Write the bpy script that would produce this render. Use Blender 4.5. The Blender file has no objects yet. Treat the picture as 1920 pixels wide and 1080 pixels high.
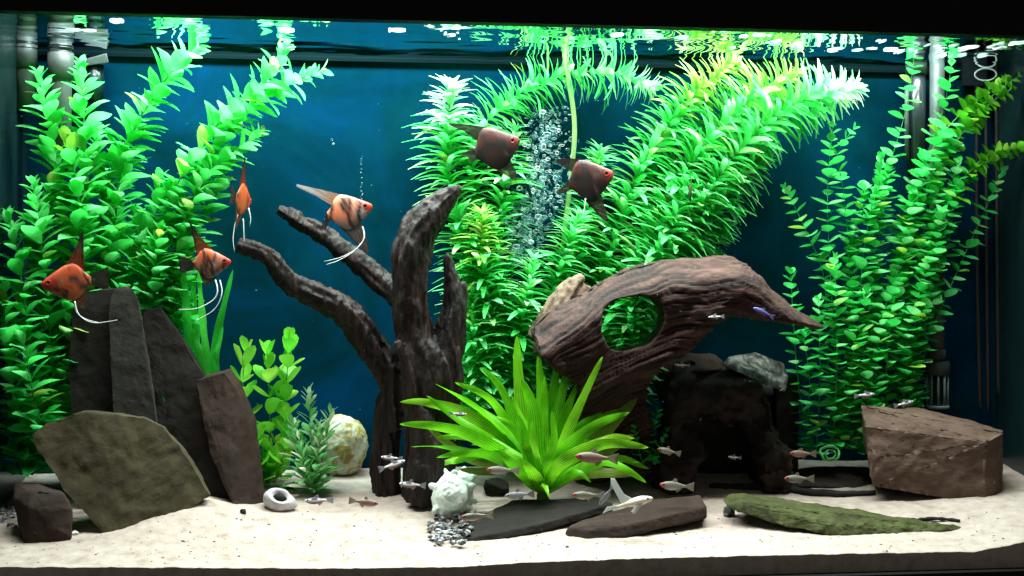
import bpy, bmesh, math, random
from mathutils import Vector, Matrix, noise
random.seed(7)
S = bpy.context.scene
COL = S.collection
rnd = random.random
def U(a, b): return a + (b - a) * random.random()

# ------------------------------------------------------------------ camera, world, lamps
PSI = math.radians(7.5); DIST = 1.65; EYE = 0.3375; FPX = 2640.0
CAM = Vector((-DIST * math.sin(PSI), -DIST * math.cos(PSI), EYE))
FW = Vector((math.sin(PSI), math.cos(PSI), 0)); RT = Vector((math.cos(PSI), -math.sin(PSI), 0)); UPV = Vector((0, 0, 1))
cd = bpy.data.cameras.new('camera'); cam = bpy.data.objects.new('camera', cd); COL.objects.link(cam)
cam.location = CAM; cam.rotation_euler = (math.pi / 2, 0, -PSI)
cd.sensor_width = 36; cd.lens = 36 * FPX / 1920; cd.clip_start = 0.05; cd.clip_end = 50
S.camera = cam
w = bpy.data.worlds.new('World'); S.world = w; w.use_nodes = True
w.node_tree.nodes['Background'].inputs[0].default_value = (1.0, 0.93, 0.84, 1)
w.node_tree.nodes['Background'].inputs[1].default_value = 0.125
S.view_settings.view_transform = 'Standard'; S.view_settings.look = 'None'
S.view_settings.exposure = 0.0; S.view_settings.gamma = 1.0
S.cycles.use_denoising = True
S.cycles.max_bounces = 12; S.cycles.diffuse_bounces = 8; S.cycles.transmission_bounces = 10; S.cycles.transparent_max_bounces = 16
S.cycles.caustics_reflective = False; S.cycles.caustics_refractive = False

ZW = 0.662          # water level
YB = 0.36           # back panel
XL, XR = -0.62, 0.775
def lamp(x, y, sx, sy, power, colour, z=0.775):
    l = bpy.data.lights.new('hood_lamp', 'AREA'); l.shape = 'RECTANGLE'; l.size = sx; l.size_y = sy
    l.energy = power; l.color = colour
    o = bpy.data.objects.new('hood_lamp', l); COL.objects.link(o); o.location = (x, y, z)
lamp(0.05, 0.06, 1.25, 0.03, 14.0, (1.0, 0.99, 0.95))
lamp(0.05, 0.17, 1.25, 0.03, 13.0, (1.0, 1.0, 0.97))
lamp(0.05, 0.27, 1.25, 0.03, 14.0, (0.86, 1.0, 1.0))

lamp(-0.26, 0.29, 0.36, 0.03, 4.5, (0.80, 1.0, 1.0))

def ray(px, py): return FW + RT * ((px - 960) / FPX) + UPV * ((540 - py) / FPX)
def P(px, py, y):
    d = ray(px, py); return CAM + d * ((y - CAM.y) / d.y)
def PZ(px, py, z):
    d = ray(px, py); return CAM + d * ((z - CAM.z) / d.z)
def pxs(y): return (y - CAM.y) / FPX      # metres per photo pixel near the middle at depth y

def lerp_list(xs, v):
    if v <= xs[0][0]: return xs[0][1]
    for (a, fa), (b, fb) in zip(xs, xs[1:]):
        if v <= b: return fa + (fb - fa) * (v - a) / (b - a)
    return xs[-1][1]
_fr = []
for px, py in ((-60, 1064), (0, 1063), (300, 1064), (600, 1066), (850, 1063), (1000, 1054), (1200, 1047), (1400, 1042), (1600, 1038), (1830, 1034), (1870, 1026), (1920, 1016), (2140, 1000)):
    p = P(px, py, 0.0); _fr.append((p.x, p.z))
def sand_h(x, y):
    t = min(max(y / YB, 0), 1)
    h = lerp_list(_fr, x) * (1 - t) + 0.0832 * t
    h += 0.024 * math.exp(-((x + 0.40) / .085) ** 2 - ((y - .17) / .07) ** 2)
    h += 0.004 * noise.noise(Vector((x * 7, y * 7, 0))) * min(1, y * 12) + 0.0012 * noise.noise(Vector((x * 45, y * 45, 3)))
    return h
def G(px, py):
    d = ray(px, py); t0 = (0 - CAM.y) / d.y
    for i in range(400):
        p = CAM + d * (t0 + i * 0.001)
        if p.z <= sand_h(p.x, p.y) or p.y > YB - 0.01: return p
    return p

# ------------------------------------------------------------------ helpers
def tag(o, label=None, cat=None, group=None, kind=None):
    if label: o['label'] = label
    if cat: o['category'] = cat
    if group: o['group'] = group
    if kind: o['kind'] = kind
    return o
def link(name, me, mat=None, parent=None, base=None):
    o = bpy.data.objects.new(name, me); COL.objects.link(o)
    if mat and me is not None and len(me.materials) == 0: me.materials.append(mat)
    if parent: o.parent = parent
    return o
def empty(name, loc, label, cat, group=None):
    o = bpy.data.objects.new(name, None); COL.objects.link(o); o.location = loc; o.empty_display_size = 0.01
    return tag(o, label, cat, group)
def bm_obj(name, bm, mat, parent=None, base=None, smooth=True):
    """mesh object from world-space bmesh; origin at base (or the parent's origin)"""
    me = bpy.data.meshes.new(name)
    org = Vector(parent.matrix_basis.translation) if parent else (Vector(base) if base is not None else Vector((0, 0, 0)))
    if parent and parent.parent: org = org + parent.parent.matrix_basis.translation
    bmesh.ops.translate(bm, verts=bm.verts, vec=-org)
    bm.normal_update(); bm.to_mesh(me); bm.free()
    if smooth: me.polygons.foreach_set('use_smooth', [True] * len(me.polygons))
    o = link(name, me, mat, parent)
    if not parent: o.location = org
    return o
def box(bm, a, b):
    (x0, y0, z0), (x1, y1, z1) = a, b
    v = [bm.verts.new((x, y, z)) for z in (z0, z1) for y in (y0, y1) for x in (x0, x1)]
    for f in ((0, 2, 3, 1), (4, 5, 7, 6), (0, 1, 5, 4), (2, 6, 7, 3), (0, 4, 6, 2), (1, 3, 7, 5)): bm.faces.new([v[i] for i in f])
def catmull(pts, step):
    pts = [Vector(p) for p in pts]
    if len(pts) == 2: pts = [pts[0], pts[0].lerp(pts[1], .5), pts[1]]
    out = []
    for i in range(len(pts) - 1):
        p0 = pts[max(i - 1, 0)]; p1 = pts[i]; p2 = pts[i + 1]; p3 = pts[min(i + 2, len(pts) - 1)]
        n = max(1, int((p2 - p1).length / step))
        for k in range(n):
            t = k / n
            out.append(0.5 * ((2 * p1) + (p2 - p0) * t + (2 * p0 - 5 * p1 + 4 * p2 - p3) * t * t + (3 * p1 - p0 - 3 * p2 + p3) * t ** 3))
    out.append(pts[-1]); return out
def tangents(c):
    return [(c[min(i + 1, len(c) - 1)] - c[max(i - 1, 0)]).normalized() for i in range(len(c))]
def tube(bm, c, rad, sides=6, ridge=None, flat=1.0, cap=True):
    """sweep a closed tube along points c; rad: list or number; ridge(i, angle) multiplies the radius"""
    n = len(c); T = tangents(c)
    ref = Vector((0, 1, 0)) if abs(T[0].y) < 0.9 else Vector((1, 0, 0))
    a = (ref - T[0] * ref.dot(T[0])).normalized(); rings = []
    for i in range(n):
        a = (a - T[i] * a.dot(T[i])).normalized(); b = T[i].cross(a)
        r = rad[i] if isinstance(rad, (list, tuple)) else rad
        ring = []
        for k in range(sides):
            an = 2 * math.pi * k / sides
            q = r * (ridge(i, an) if ridge else 1)
            ring.append(bm.verts.new(c[i] + a * (math.cos(an) * q * flat) + b * (math.sin(an) * q)))
        rings.append(ring)
    for r0, r1 in zip(rings, rings[1:]):
        for k in range(sides): bm.faces.new((r0[k], r0[(k + 1) % sides], r1[(k + 1) % sides], r1[k]))
    if cap: bm.faces.new(rings[0][::-1]); bm.faces.new(rings[-1])
def refine(bm, L, rounds=6):
    for _ in range(rounds):
        bmesh.ops.triangulate(bm, faces=[f for f in bm.faces if len(f.verts) > 3])
        e = [e for e in bm.edges if e.calc_length() > L]
        if not e: break
        bmesh.ops.subdivide_edges(bm, edges=e, cuts=1)
    bmesh.ops.triangulate(bm, faces=[f for f in bm.faces if len(f.verts) > 3])
def displace(bm, amp, freq, seed=0, aniso=(1, 1, 1), ridged=False):
    bm.normal_update()
    off = Vector((seed * 3.7, seed * 1.3, seed * 2.1)); mv = []
    for v in bm.verts:
        q = Vector((v.co.x * aniso[0], v.co.y * aniso[1], v.co.z * aniso[2])) * freq + off
        n = noise.fractal(q, 0.9, 2.1, 4)
        if ridged: n = 0.5 - abs(n) * 1.4
        mv.append(v.normal * (n * amp))
    for v, m in zip(bm.verts, mv): v.co += m
def hull_bm(pts, bev=0.002, L=0.006, amp=0.002, freq=40, seed=0, aniso=(1, 1, 1)):
    bm = bmesh.new()
    for p in pts: bm.verts.new(p)
    r = bmesh.ops.convex_hull(bm, input=bm.verts)
    bmesh.ops.delete(bm, geom=[g for g in r['geom_interior'] if isinstance(g, bmesh.types.BMVert)], context='VERTS')
    bmesh.ops.dissolve_limit(bm, angle_limit=0.02, verts=bm.verts, edges=bm.edges)
    if bev: bmesh.ops.bevel(bm, geom=list(bm.edges), offset=bev, segments=2, affect='EDGES', profile=0.6, clamp_overlap=True)
    refine(bm, L)
    displace(bm, amp, freq, seed, aniso); displace(bm, amp * 0.35, freq * 4, seed + 5)
    return bm
def rock(name, pts, mat, label, cat='rock', parent=None, **kw):
    bm = hull_bm(pts, **kw)
    xs = [v.co for v in bm.verts]
    base = Vector((sum(v.x for v in xs) / len(xs), sum(v.y for v in xs) / len(xs), min(v.z for v in xs)))
    o = bm_obj(name, bm, mat, parent, base)
    if kw.get('bev', 1) == 0: o.data.set_sharp_from_angle(angle=math.radians(42))
    if not parent: tag(o, label, cat, kw.get('group'))
    return o
def slab_pts(out, th, jitter=0.0):
    """outline of (px, py, y) front points and the same set pushed back by th"""
    a = [P(*p) for p in out]
    return a + [p + Vector((U(-jitter, jitter), th * U(.85, 1.15), U(-jitter, jitter))) for p in a]
def remesh(bm, voxel, smooth=4, factor=0.5):
    me = bpy.data.meshes.new('tmp'); bm.normal_update(); bm.to_mesh(me); bm.free()
    o = bpy.data.objects.new('tmp', me); COL.objects.link(o)
    m = o.modifiers.new('r', 'REMESH'); m.mode = 'VOXEL'; m.voxel_size = voxel
    if smooth: s = o.modifiers.new('s', 'SMOOTH'); s.iterations = smooth; s.factor = factor
    dg = bpy.context.evaluated_depsgraph_get(); ev = o.evaluated_get(dg)
    nm = bpy.data.meshes.new_from_object(ev)
    out = bmesh.new(); out.from_mesh(nm)
    bpy.data.objects.remove(o); bpy.data.meshes.remove(me); bpy.data.meshes.remove(nm)
    return out

# ------------------------------------------------------------------ materials
def mat(name):
    m = bpy.data.materials.new(name); m.use_nodes = True
    nt = m.node_tree; return m, nt, nt.nodes['Principled BSDF']
def nd(nt, t, **kw):
    n = nt.nodes.new(t)
    for k, v in kw.items(): setattr(n, k, v)
    return n
def ramp(nt, stops):
    r = nd(nt, 'ShaderNodeValToRGB'); cr = r.color_ramp
    while len(cr.elements) < len(stops): cr.elements.new(0.5)
    for e, (p, c) in zip(cr.elements, stops): e.position = p; e.color = (*c, 1)
    return r
def noise_mat(name, stops, scale=30, rough=0.8, bump=0.3, bscale=None, detail=6, coord='Object', dist=0.0, stretch=None, bdist=0.002, spec=0.3):
    m, nt, b = mat(name)
    tc = nd(nt, 'ShaderNodeTexCoord'); src = tc.outputs[coord]
    if stretch:
        mp = nd(nt, 'ShaderNodeMapping'); mp.inputs['Scale'].default_value = stretch
        nt.links.new(src, mp.inputs[0]); src = mp.outputs[0]
    n = nd(nt, 'ShaderNodeTexNoise'); n.inputs['Scale'].default_value = scale; n.inputs['Detail'].default_value = detail
    n.inputs['Roughness'].default_value = 0.65; n.inputs['Distortion'].default_value = dist
    nt.links.new(src, n.inputs['Vector'])
    r = ramp(nt, stops); nt.links.new(n.outputs[0], r.inputs[0]); nt.links.new(r.outputs[0], b.inputs['Base Color'])
    b.inputs['Roughness'].default_value = rough; b.inputs['Specular IOR Level'].default_value = spec
    if bump:
        n2 = nd(nt, 'ShaderNodeTexNoise'); n2.inputs['Scale'].default_value = bscale or scale * 4; n2.inputs['Detail'].default_value = 8
        n2.inputs['Roughness'].default_value = 0.7
        nt.links.new(src, n2.inputs['Vector'])
        bp = nd(nt, 'ShaderNodeBump'); bp.inputs['Strength'].default_value = bump; bp.inputs['Distance'].default_value = bdist
        nt.links.new(n2.outputs[0], bp.inputs['Height']); nt.links.new(bp.outputs[0], b.inputs['Normal'])
    return m
def flat_mat(name, c, rough=0.5, spec=0.5, **kw):
    m, nt, b = mat(name); b.inputs['Base Color'].default_value = (*c, 1)
    b.inputs['Roughness'].default_value = rough; b.inputs['Specular IOR Level'].default_value = spec
    for k, v in kw.items(): b.inputs[k].default_value = v
    return m
def leaf_mat(name, stops, trans=0.55, rough=0.35):
    """one random tone per leaf (stops over 0..1), plus a soft cloudy variation; part of the light passes through"""
    m, nt, b = mat(name)
    g = nd(nt, 'ShaderNodeNewGeometry')
    oi = nd(nt, 'ShaderNodeObjectInfo')
    ad = nd(nt, 'ShaderNodeMath', operation='ADD'); nt.links.new(g.outputs['Random Per Island'], ad.inputs[0]); nt.links.new(oi.outputs['Random'], ad.inputs[1])
    fr = nd(nt, 'ShaderNodeMath', operation='FRACT'); nt.links.new(ad.outputs[0], fr.inputs[0])
    r = ramp(nt, stops); nt.links.new(fr.outputs[0], r.inputs[0])
    tc = nd(nt, 'ShaderNodeTexCoord'); n = nd(nt, 'ShaderNodeTexNoise'); n.inputs['Scale'].default_value = 60
    nt.links.new(tc.outputs['Object'], n.inputs['Vector'])
    hs = nd(nt, 'ShaderNodeHueSaturation'); nt.links.new(r.outputs[0], hs.inputs['Color'])
    mr = nd(nt, 'ShaderNodeMapRange'); mr.inputs[3].default_value = 0.65; mr.inputs[4].default_value = 1.3
    nt.links.new(n.outputs[0], mr.inputs[0]); nt.links.new(mr.outputs[0], hs.inputs['Value'])
    nt.links.new(hs.outputs[0], b.inputs['Base Color'])
    b.inputs['Roughness'].default_value = rough; b.inputs['Specular IOR Level'].default_value = 0.35
    t = nd(nt, 'ShaderNodeBsdfTranslucent'); nt.links.new(hs.outputs[0], t.inputs['Color'])
    mx = nd(nt, 'ShaderNodeMixShader'); mx.inputs[0].default_value = trans
    nt.links.new(b.outputs[0], mx.inputs[1]); nt.links.new(t.outputs[0], mx.inputs[2])
    nt.links.new(mx.outputs[0], nt.nodes['Material Output'].inputs['Surface'])
    return m
def attr_mat(name, rough=0.4, trans=0.0, alpha=1.0, bump=0.0):
    m, nt, b = mat(name)
    a = nd(nt, 'ShaderNodeVertexColor'); a.layer_name = 'Col'
    nt.links.new(a.outputs[0], b.inputs['Base Color']); b.inputs['Roughness'].default_value = rough
    if bump:
        tc = nd(nt, 'ShaderNodeTexCoord'); v = nd(nt, 'ShaderNodeTexVoronoi'); v.inputs['Scale'].default_value = 700
        nt.links.new(tc.outputs['Object'], v.inputs['Vector'])
        bp = nd(nt, 'ShaderNodeBump'); bp.inputs['Strength'].default_value = bump; bp.inputs['Distance'].default_value = 0.0005
        nt.links.new(v.outputs[0], bp.inputs['Height']); nt.links.new(bp.outputs[0], b.inputs['Normal'])
    if trans:
        t = nd(nt, 'ShaderNodeBsdfTranslucent'); nt.links.new(a.outputs[0], t.inputs['Color'])
        mx = nd(nt, 'ShaderNodeMixShader'); mx.inputs[0].default_value = trans
        nt.links.new(b.outputs[0], mx.inputs[1]); nt.links.new(t.outputs[0], mx.inputs[2])
        nt.links.new(mx.outputs[0], nt.nodes['Material Output'].inputs['Surface'])
    return m
M = {}
M['black'] = flat_mat('black_plastic', (0.004, 0.004, 0.004), 0.6, 0.1)
M['rim'] = flat_mat('dark_rim', (0.003, 0.009, 0.011), 0.9, 0.0)
M['sand'] = noise_mat('sand_grains', [(0.28, (0.2619, 0.1974, 0.1620)), (0.45, (0.3783, 0.3102, 0.2700)), (0.6, (0.4268, 0.3619, 0.3195)), (0.75, (0.4850, 0.4230, 0.3780))], 60, 0.95, 0.7, 700, coord='Object', bdist=0.0015, spec=0.05, detail=12)
M['backdrop'] = noise_mat('blue_backdrop', [(0.30, (0.0004, 0.0141, 0.0173)), (0.48, (0.0006, 0.0207, 0.0374)), (0.70, (0.0008, 0.0311, 0.0864))], 4.5, 0.7, 0, dist=1.0, detail=8, spec=0.0)
nt = M['backdrop'].node_tree; b = nt.nodes['Principled BSDF']; src = b.inputs['Base Color'].links[0].from_socket
tc = nd(nt, 'ShaderNodeTexCoord'); n = nd(nt, 'ShaderNodeTexNoise'); n.inputs['Scale'].default_value = 9; n.inputs['Detail'].default_value = 10; n.inputs['Roughness'].default_value = .7
nt.links.new(tc.outputs['Object'], n.inputs['Vector']); r = ramp(nt, [(0.50, (0, 0, 0)), (0.72, (.6, .6, .6))]); nt.links.new(n.outputs[0], r.inputs[0])
x = nd(nt, 'ShaderNodeMix', data_type='RGBA'); nt.links.new(r.outputs[0], x.inputs[0]); nt.links.new(src, x.inputs[6]); x.inputs[7].default_value = (.001, .034, .036, 1); nt.links.new(x.outputs[2], b.inputs['Base Color'])
M['side'] = noise_mat('dark_side_glass', [(0.3, (0.004, 0.014, 0.016)), (0.7, (0.008, 0.026, 0.028))], 6, 0.25, 0, spec=0.5)
M['pipe'] = noise_mat('grey_pipe', [(0.3, (0.0504, 0.0630, 0.0605)), (0.7, (0.0857, 0.1008, 0.0958))], 40, 0.45, 0.1)
M['pipe_dark'] = flat_mat('dark_pipe', (0.02, 0.025, 0.03), 0.25, 0.5)
M['strainer'] = flat_mat('grey_strainer', (0.22, 0.30, 0.31), 0.4)
M['cord'] = flat_mat('brown_cord', (0.022, 0.018, 0.016), 0.5)
M['wood'] = noise_mat('dark_driftwood', [(0.34, (0.0023, 0.0009, 0.0006)), (0.52, (0.0081, 0.0030, 0.0022)), (0.64, (0.0260, 0.0107, 0.0078)), (0.78, (0.0751, 0.0339, 0.0251))], 75, 0.6, 1.0, 190, stretch=(1, 1, .18), dist=0.6)
M['wood2'] = noise_mat('brown_driftwood', [(0.28, (0.0210, 0.0102, 0.0087)), (0.5, (0.0532, 0.0310, 0.0261)), (0.72, (0.1009, 0.0630, 0.0511))], 40, 0.8, 0.8, 120, stretch=(.3, 1, 1.6), dist=0.3)
nt = M['wood2'].node_tree; b = nt.nodes['Principled BSDF']; src = b.inputs['Base Color'].links[0].from_socket
a = nd(nt, 'ShaderNodeVertexColor'); a.layer_name = 'Col'; r = ramp(nt, [(0.0, (1.15, .88, .82)), (0.22, (.62, .46, .43)), (0.5, (.13, .085, .085))])
x = nd(nt, 'ShaderNodeMix', data_type='RGBA', blend_type='MULTIPLY'); x.inputs[0].default_value = 1
nt.links.new(a.outputs[0], r.inputs[0]); nt.links.new(src, x.inputs[6]); nt.links.new(r.outputs[0], x.inputs[7]); nt.links.new(x.outputs[2], b.inputs['Base Color'])
M['wood3'] = noise_mat('tan_driftwood', [(0.28, (0.0600, 0.0360, 0.0240)), (0.5, (0.1800, 0.1260, 0.0840)), (0.72, (0.2700, 0.2160, 0.1560))], 60, 0.8, 0.8, 120, stretch=(1, 1, .3))
M['slate'] = noise_mat('dark_slate', [(0.3, (0.0054, 0.0046, 0.0033)), (0.6, (0.0112, 0.0092, 0.0063)), (0.8, (0.0199, 0.0164, 0.0110))], 28, 0.85, 0.6, 140)
M['slate_grey'] = noise_mat('grey_slate', [(0.3, (0.0164, 0.0164, 0.0139)), (0.6, (0.0307, 0.0296, 0.0246)), (0.8, (0.0450, 0.0430, 0.0368))], 28, 0.85, 0.6, 140)
M['slate_olive'] = noise_mat('olive_slate', [(0.28, (0.0267, 0.0200, 0.0103)), (0.5, (0.0454, 0.0386, 0.0168)), (0.66, (0.0586, 0.0499, 0.0256)), (0.8, (0.0800, 0.0623, 0.0335))], 20, 0.9, 0.6, 120, dist=0.5)
M['slate_brown'] = noise_mat('brown_slate', [(0.3, (0.0169, 0.0091, 0.0064)), (0.6, (0.0338, 0.0193, 0.0138)), (0.8, (0.0531, 0.0319, 0.0218))], 24, 0.85, 0.6, 140)
M['moss'] = noise_mat('mossy_stone', [(0.3, (0.0198, 0.0218, 0.0079)), (0.5, (0.0475, 0.0554, 0.0139)), (0.62, (0.0674, 0.0792, 0.0238)), (0.8, (0.0990, 0.0911, 0.0554))], 30, 0.9, 0.8, 160)
M['stone_brown'] = noise_mat('brown_stone', [(0.25, (0.0591, 0.0338, 0.0235)), (0.5, (0.1003, 0.0622, 0.0455)), (0.75, (0.1548, 0.0993, 0.0727))], 22, 0.85, 0.7, 110, stretch=(.6, 1, 1.5))
M['stone_mottled'] = noise_mat('mottled_stone', [(0.40, (0.0120, 0.0132, 0.0132)), (0.50, (0.0600, 0.0660, 0.0600)), (0.62, (0.2040, 0.2160, 0.1980))], 55, 0.8, 0.6, 150, dist=0.6)
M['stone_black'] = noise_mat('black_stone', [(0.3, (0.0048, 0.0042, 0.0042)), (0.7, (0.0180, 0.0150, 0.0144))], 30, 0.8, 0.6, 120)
M['cave'] = noise_mat('cave_stone', [(0.3, (0.0066, 0.0038, 0.0030)), (0.6, (0.0163, 0.0101, 0.0078)), (0.8, (0.0327, 0.0209, 0.0166))], 30, 0.85, 0.7, 120)
M['pale_rock'] = noise_mat('pale_rock', [(0.30, (0.20, 0.25, 0.20)), (0.40, (0.46, 0.47, 0.38)), (0.48, (0.52, 0.50, 0.38)), (0.54, (0.33, 0.30, 0.08)), (0.60, (0.27, 0.15, 0.05)), (0.67, (0.42, 0.38, 0.22)), (0.8, (0.54, 0.54, 0.47))], 34, 0.65, 0.4, 120, dist=1.4)
M['shell'] = noise_mat('white_shell', [(0.3, (0.58, 0.74, 0.66)), (0.6, (0.78, 0.86, 0.80)), (0.8, (0.85, 0.88, 0.84))], 40, 0.4, 0.3, 150)
M['shell_grey'] = noise_mat('grey_shell', [(0.3, (0.30, 0.28, 0.30)), (0.6, (0.52, 0.50, 0.52)), (0.8, (0.66, 0.64, 0.66))], 60, 0.5, 0.3, 200)
M['gravel'] = noise_mat('pale_gravel', [(0.40, (0.03, 0.03, 0.03)), (0.5, (0.16, 0.16, 0.17)), (0.62, (0.62, 0.63, 0.65))], 160, 0.35, 0.2)
M['leaf_broad'] = leaf_mat('broad_leaf_green', [(0.0, (0.16, 0.30, 0.04)), (0.03, (0.10, 0.42, 0.06)), (0.05, (0.0380, 0.6180, 0.0800)), (0.5, (0.0950, 0.7828, 0.1700)), (0.85, (0.1900, 0.8446, 0.3000)), (0.96, (0.3040, 0.8652, 0.3400)), (1.0, (0.7980, 0.7828, 0.1000))])
M['leaf_dark'] = leaf_mat('dark_leaf_green', [(0.0, (0.0260, 0.4930, 0.0910)), (0.6, (0.0520, 0.6960, 0.1430)), (1, (0.1300, 0.8700, 0.2600))])  # deeper green leaf tones
M['leaf_feather'] = leaf_mat('feathery_leaf_green', [(0.0, (0.16, 0.30, 0.04)), (0.03, (0.10, 0.42, 0.06)), (0.05, (0.0570, 0.6386, 0.1200)), (0.4, (0.1330, 0.8034, 0.2400)), (0.8, (0.2660, 0.8652, 0.4000)), (1, (0.4940, 0.8652, 0.3000))], 0.5)
M['leaf_feather_yellow'] = leaf_mat('yellow_feathery_leaf', [(0.0, (0.16, 0.72, 0.10)), (0.5, (0.42, 0.78, 0.16)), (1, (0.70, 0.76, 0.28))], 0.5)
M['leaf_overlit'] = leaf_mat('overlit_leaf_tip', [(0.0, (0.20, 0.78, 0.34)), (0.5, (0.50, 0.85, 0.55)), (1, (0.75, 0.88, 0.66))], 0.5)  # lamp glare painted into the leaf colour near the surface
M['leaf_round'] = leaf_mat('round_leaf_green', [(0.0, (0.0300, 0.5040, 0.0770)), (0.5, (0.0800, 0.7680, 0.1870)), (0.9, (0.2800, 0.8800, 0.3740)), (1, (0.4800, 0.8640, 0.0880))], 0.4)
M['leaf_olive'] = leaf_mat('round_leaf_olive', [(0.0, (0.04, 0.34, 0.01)), (0.6, (0.12, 0.48, 0.02)), (1, (0.26, 0.56, 0.06))], 0.4)
M['leaf_lime'] = leaf_mat('lime_leaf', [(0.0, (0.14, 0.70, 0.04)), (0.6, (0.28, 0.82, 0.07)), (1, (0.48, 0.86, 0.12))], 0.45)
M['leaf_sword'] = leaf_mat('sword_leaf', [(0.0, (0.10, 0.50, 0.006)), (0.6, (0.18, 0.66, 0.012)), (1, (0.30, 0.72, 0.03))], 0.45)
M['leaf_olive_old'] = leaf_mat('old_sword_leaf', [(0.0, (0.10, 0.20, 0.015)), (1, (0.17, 0.26, 0.03))], 0.4)
M['leaf_strap'] = leaf_mat('strap_leaf', [(0.0, (0.0320, 0.5980, 0.0500)), (1, (0.0960, 0.7820, 0.0800))], 0.5)
M['leaf_dull'] = leaf_mat('dull_leaf', [(0.0, (0.0900, 0.4200, 0.1170)), (0.6, (0.2700, 0.6900, 0.2600)), (1, (0.8800, 0.8800, 0.7150))], 0.4)
M['stem'] = flat_mat('green_stem', (0.03, 0.26, 0.05), 0.5)
M['stem_pale'] = flat_mat('pale_green_stem', (0.12, 0.36, 0.08), 0.5)
M['fish'] = attr_mat('fish_scales', 0.42, 0, bump=0.35)
M['fin'] = attr_mat('fish_fin', 0.4, 0.45)
nt = M['fin'].node_tree; ou = nt.nodes['Material Output'].inputs['Surface']; src = ou.links[0].from_socket
tr = nd(nt, 'ShaderNodeBsdfTransparent'); mx = nd(nt, 'ShaderNodeMixShader'); mx.inputs[0].default_value = 0.78
nt.links.new(tr.outputs[0], mx.inputs[1]); nt.links.new(src, mx.inputs[2]); nt.links.new(mx.outputs[0], ou)
for k_ in ('leaf_sword', 'leaf_olive_old', 'leaf_strap'):
    nt = M[k_].node_tree; hs = [n for n in nt.nodes if n.type == 'HUE_SAT'][0]
    a = nd(nt, 'ShaderNodeVertexColor'); a.layer_name = 'Col'
    wv_ = nd(nt, 'ShaderNodeMath', operation='MULTIPLY'); wv_.inputs[1].default_value = 21; nt.links.new(a.outputs[0], wv_.inputs[0])
    sn = nd(nt, 'ShaderNodeMath', operation='SINE'); nt.links.new(wv_.outputs[0], sn.inputs[0])
    r = ramp(nt, [(0.0, (.62, .66, .5)), (0.6, (1.0, 1.0, 1.0)), (1.0, (1.35, 1.15, 1.4))])
    m2 = nd(nt, 'ShaderNodeMapRange'); m2.inputs[1].default_value = -1; nt.links.new(sn.outputs[0], m2.inputs[0]); nt.links.new(m2.outputs[0], r.inputs[0])
    x = nd(nt, 'ShaderNodeMix', data_type='RGBA', blend_type='MULTIPLY'); x.inputs[0].default_value = 1
    nt.links.new(hs.outputs[0], x.inputs[6]); nt.links.new(r.outputs[0], x.inputs[7])
    for l in [l for l in nt.links if l.from_node == hs and l.to_node != x]: t_ = l.to_socket; nt.links.remove(l); nt.links.new(x.outputs[2], t_)
M['white_fil'] = flat_mat('white_filament', (0.78, 0.80, 0.82), 0.4)
M['eye'] = flat_mat('fish_eye', (0.01, 0.01, 0.012), 0.08)
M['iris'] = flat_mat('red_iris', (.45, .05, .02), .3)
M['foam'] = leaf_mat('glint_and_speck_white', [(0.0, (0.30, 0.40, 0.38)), (1.0, (0.80, 0.86, 0.84))], 0.7)  # serves the painted lamp glints on the water and the drifting specks
M['tubing'] = leaf_mat('airline_tubing', [(0, (0.42, 0.62, 0.25)), (1, (0.45, 0.65, 0.28))], 0.5, 0.2)
# clear front glass
mg = bpy.data.materials.new('clear_glass'); mg.use_nodes = True; nt = mg.node_tree
nt.nodes.remove(nt.nodes['Principled BSDF']); t = nd(nt, 'ShaderNodeBsdfTransparent'); t.inputs[0].default_value = (0.97, 0.99, 0.98, 1)
nt.links.new(t.outputs[0], nt.nodes['Material Output'].inputs['Surface']); M['glass'] = mg
# water surface: mirror at glancing angles from below, clear straight up (Fresnel)
mw = bpy.data.materials.new('water_surface'); mw.use_nodes = True; nt = mw.node_tree
nt.nodes.remove(nt.nodes['Principled BSDF'])
t = nd(nt, 'ShaderNodeBsdfTransparent'); t.inputs[0].default_value = (0.95, 1, 0.99, 1)
g = nd(nt, 'ShaderNodeBsdfGlossy'); g.inputs['Roughness'].default_value = 0.03; g.inputs[0].default_value = (0.85, 0.97, 0.95, 1)
f = nd(nt, 'ShaderNodeFresnel'); f.inputs[0].default_value = 1.33
mx = nd(nt, 'ShaderNodeMixShader'); nt.links.new(f.outputs[0], mx.inputs[0]); nt.links.new(t.outputs[0], mx.inputs[1]); nt.links.new(g.outputs[0], mx.inputs[2])
nt.links.new(mx.outputs[0], nt.nodes['Material Output'].inputs['Surface']); M['water'] = mw
# air bubbles: bright rim, clear middle
mb = bpy.data.materials.new('air_bubble'); mb.use_nodes = True; nt = mb.node_tree; b = nt.nodes['Principled BSDF']
b.inputs['Base Color'].default_value = (0.30, 0.52, 0.56, 1); b.inputs['Roughness'].default_value = 0.12
g_ = nd(nt, 'ShaderNodeNewGeometry'); r_ = ramp(nt, [(0.0, (0.02, 0.10, 0.12)), (0.55, (0.12, 0.30, 0.33)), (0.85, (0.55, 0.75, 0.76)), (1.0, (0.85, 0.92, 0.92))]); nt.links.new(g_.outputs['Random Per Island'], r_.inputs[0]); nt.links.new(r_.outputs[0], b.inputs['Base Color'])
t = nd(nt, 'ShaderNodeBsdfTransparent'); lw = nd(nt, 'ShaderNodeLayerWeight'); lw.inputs[0].default_value = 0.25
mx = nd(nt, 'ShaderNodeMixShader'); nt.links.new(lw.outputs['Facing'], mx.inputs[0]); nt.links.new(t.outputs[0], mx.inputs[1]); nt.links.new(b.outputs[0], mx.inputs[2])
nt.links.new(mx.outputs[0], nt.nodes['Material Output'].inputs['Surface']); M['bubble'] = mb

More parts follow.
